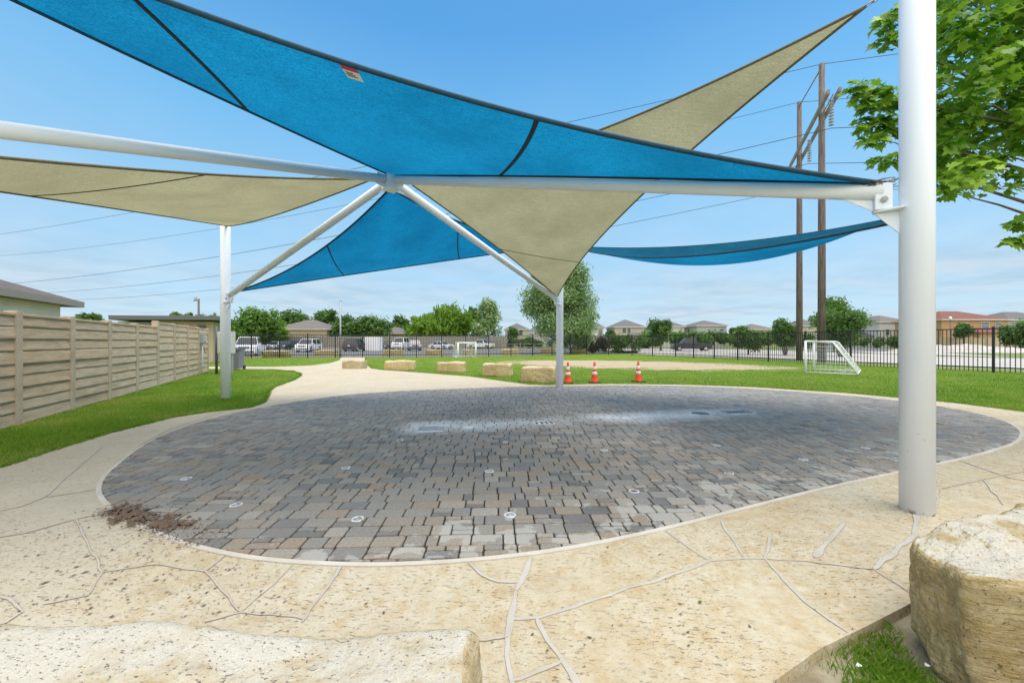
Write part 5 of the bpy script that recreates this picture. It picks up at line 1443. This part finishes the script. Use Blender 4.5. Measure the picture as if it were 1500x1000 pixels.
tree_px('broadleaf_tree', 'small distant tree beside the grey two storey house', 1076, 476, 104, 18, 495, M_LF_DARK, 1400, .34, nclump=12)
def hedge(label, x0, x1, yt, Y, d_, leafm, n, size, cat='hedge'):
    a, b = at(x0, yt, Y), at(x1, yt, Y); h = a.z + .08; L = b.x - a.x; cl = []
    for i in range(int(L / .7) + 4):
        cl.append((rng.uniform(-L / 2, L / 2), rng.uniform(-d_ / 2, d_ / 2), h * rng.uniform(.3, .8), h * .32))
    V, Fc, T = leaf_cloud(cl, n, size); V[:, 2] = np.clip(V[:, 2], .02, None); o = npmesh('hedge', V, Fc, leafm, None, T)
    o.location = ((a.x + b.x) / 2, Y, -.08); tag(o, label, cat)
hedge('dark reddish shrub hedge right of the big tree behind the fence', 842, 906, 491, 48, 1.6, M_LF_RED, 5500, .12)
hedge('dark green shrub hedge continuing right of the reddish one', 896, 940, 490, 49, 1.6, M_LF_DARK, 4000, .12)
hedge('clipped dark hedge left of the big tree', 716, 806, 494, 86, 2, M_LF_DARK, 6000, .22)
hedge('long overgrown green hedge along the far side of the road', 940, 1180, 487, 82, 3, M_LF_MID, 26000, .26)
hedge('overgrown hedge under the bright green trees', 590, 700, 495, 84, 2, M_LF_MID, 6000, .25)
hedge('low hedge across the street below the cream houses', 1240, 1330, 493, 84, 1.5, M_LF_DARK, 4000, .22)

# near tree at the upper right
def maple_tree():
    root = empty('maple_tree', (8.8, 5.2, -.04), 0, 'leafy tree with lobed bright green leaves overhanging the upper right corner', 'tree')
    o_ = Vector((8.8, 5.2, -.04)); mr_ = random.Random(21)
    C_ = []   # leaf clusters: px, py, depth, radius, count
    def add(x, y, Y, r, n): C_.append((at(x, y, Y), r, n))
    for x, y, Y, r, n in ((1300, 28, 5.0, .13, 34), (1302, 62, 5.0, .12, 28), (1246, 128, 4.9, .06, 10), (1262, 134, 4.9, .10, 24), (1285, 140, 4.9, .13, 34), (1305, 150, 5.0, .14, 36), (1272, 156, 4.9, .09, 20), (1258, 190, 4.9, .05, 8), (1268, 178, 5.0, .08, 16), (1288, 182, 5.0, .12, 30), (1306, 186, 5.0, .13, 34), (1262, 208, 4.9, .06, 8), (1285, 205, 4.9, .07, 14), (1282, 236, 4.9, .05, 9), (1300, 238, 5.0, .08, 14), (1312, 228, 5.0, .08, 14)):
        add(x, y, Y, r, n)
    for i in range(235):
        y = mr_.uniform(-120, 262); lim = 1368 if y < 300 else 1400
        xmax_ = 1700
        # lower boundary slopes up to the right
        x = mr_.uniform(1355, xmax_)
        yb = 285 - (x - 1380) * .62 if x > 1380 else 285
        if y > yb: y = mr_.uniform(-120, max(-60, yb))
        Y = mr_.uniform(4.6, 6.6)
        if mr_.random() < .16 and y > 60: continue
        add(x, y, Y, mr_.uniform(.16, .30), mr_.randint(26, 52))
    for x, y, r, n in ((1380, 282, .07, 12), (1376, 262, .10, 18), (1398, 270, .08, 14), (1424, 262, .08, 12), (1440, 240, .09, 14), (1466, 226, .10, 16), (1490, 212, .10, 16), (1490, 252, .06, 9), (1482, 276, .06, 8), (1500, 262, .08, 10), (1486, 326, .06, 8), (1500, 322, .06, 8), (1482, 352, .06, 9), (1498, 352, .06, 8), (1520, 345, .09, 12)):
        add(x, y, 5.0, r, n)
    # lobed leaf outline
    prof = [(0, 0), (.18, -.08), (.42, -.02), (.34, .16), (.62, .34), (.40, .42), (.44, .60), (.20, .56), (0, 1.0)]
    outl = prof + [(-a, b) for a, b in reversed(prof[1:-1])]
    nv = len(outl); V, Fc, T = [], [], []
    for c, r, n in C_:
        ctone = mr_.uniform(-.14, .14)
        for i in range(int(n * 1.35)):
            d_ = Vector((mr_.gauss(0, 1), mr_.gauss(0, 1), mr_.gauss(0, .75))).normalized() * r * mr_.uniform(.2, 1.0) ** .5 * 1.15
            p = c + d_ - o_; s = mr_.uniform(.07, .15)
            nz_ = (Vector((d_.x, d_.y, d_.z)).normalized() * .35 + Vector((mr_.gauss(0, .4), mr_.gauss(0, .4) - .25, .75))).normalized()
            tp = (Vector((mr_.gauss(0, .6), mr_.gauss(0, .6), -.8)));  tp = (tp - nz_ * tp.dot(nz_)).normalized(); sd = nz_.cross(tp)
            b = len(V); tone = min(1, max(0, .38 + ctone + mr_.gauss(0, .2))); fold = mr_.uniform(.05, .3); curl = mr_.uniform(-.05, .3)
            V.append(p + tp * s * .38); T.append(tone)
            for a_, h_ in outl:
                V.append(p + sd * a_ * s + tp * h_ * s + nz_ * (abs(a_) * fold - curl * h_ * h_) * s); T.append(tone)
            for k_ in range(nv): Fc.append((b, b + 1 + k_, b + 1 + (k_ + 1) % nv))
    npmesh('crown', [tuple(v) for v in V], Fc, M_MAPLE, root, T)
    mb = MB(); tr = Vector((0, 0, 0))
    mb.tube([(0, 0, -.1), (.02, .05, 1.2), (-.05, 0, 2.4), (.0, .1, 4.2), (.1, .0, 6.2)], [.17, .14, .12, .08, .03], 12)
    limbs = [(1240, 135, 4.95), (1262, 190, 4.95), (1300, 60, 5.0), (1385, 280, 5.0), (1420, 165, 5.3), (1440, 60, 5.6), (1485, 335, 5.0), (1470, 225, 5.0), (1400, -60, 5.2), (1500, -60, 5.8), (1560, 100, 6.2), (1295, 238, 5.0), (1480, 270, 5.0)]
    for i, (x, y, Y) in enumerate(limbs):
        e_ = at(x, y, Y) - o_; s0 = Vector((0, .03, max(1.9, e_.z - 1.0 - .15 * (i % 3))))
        mid = s0.lerp(e_, .5) + Vector((mr_.gauss(0, .08), mr_.gauss(0, .08), .16))
        mb.tube([s0, s0.lerp(mid, .5) + Vector((0, 0, .06)), mid, mid.lerp(e_, .5) + Vector((0, 0, .03)), e_], [.05, .034, .022, .012, .004], 7)
    for c, r, n in C_[::3]:
        e_ = c - o_; s0 = e_ + Vector((.55, .1, -.1)); mb.tube([s0, s0.lerp(e_, .5) + Vector((0, 0, .04)), e_], [.009, .006, .002], 5)
    mb.build('trunk', M_BARK, root)
maple_tree()
# fallen green leaf and pale scraps near the right boulder
mb = MB(); c = Vector((*G(1022, 884), .006)); mb.add([c, c + Vector((.012, .012, .006)), c + Vector((.03, .012, .002)), c + Vector((.014, -.006, .004))], [(0, 1, 2, 3)]); tag(mb.build('fallen_leaf', M_MAPLE), 'single fallen green leaf on the foreground stone', 'leaf')
for px_, py_, lb in ((1258, 980, 'pale scrap of litter in the soil, left one'), (1358, 980, 'white scrap of litter in the grass near the right boulder')):
    c = Vector((*G(px_, py_, -.04), Z_LAWN + .01)); mb = MB(); mb.add([c + Vector((-.014, 0, .0)), c + Vector((-.002, -.009, .005)), c + Vector((.014, -.002, .003)), c + Vector((.003, .011, .008))], [(0, 1, 2, 3)]); tag(mb.build('litter_scrap', M_PLATE), lb, 'litter')
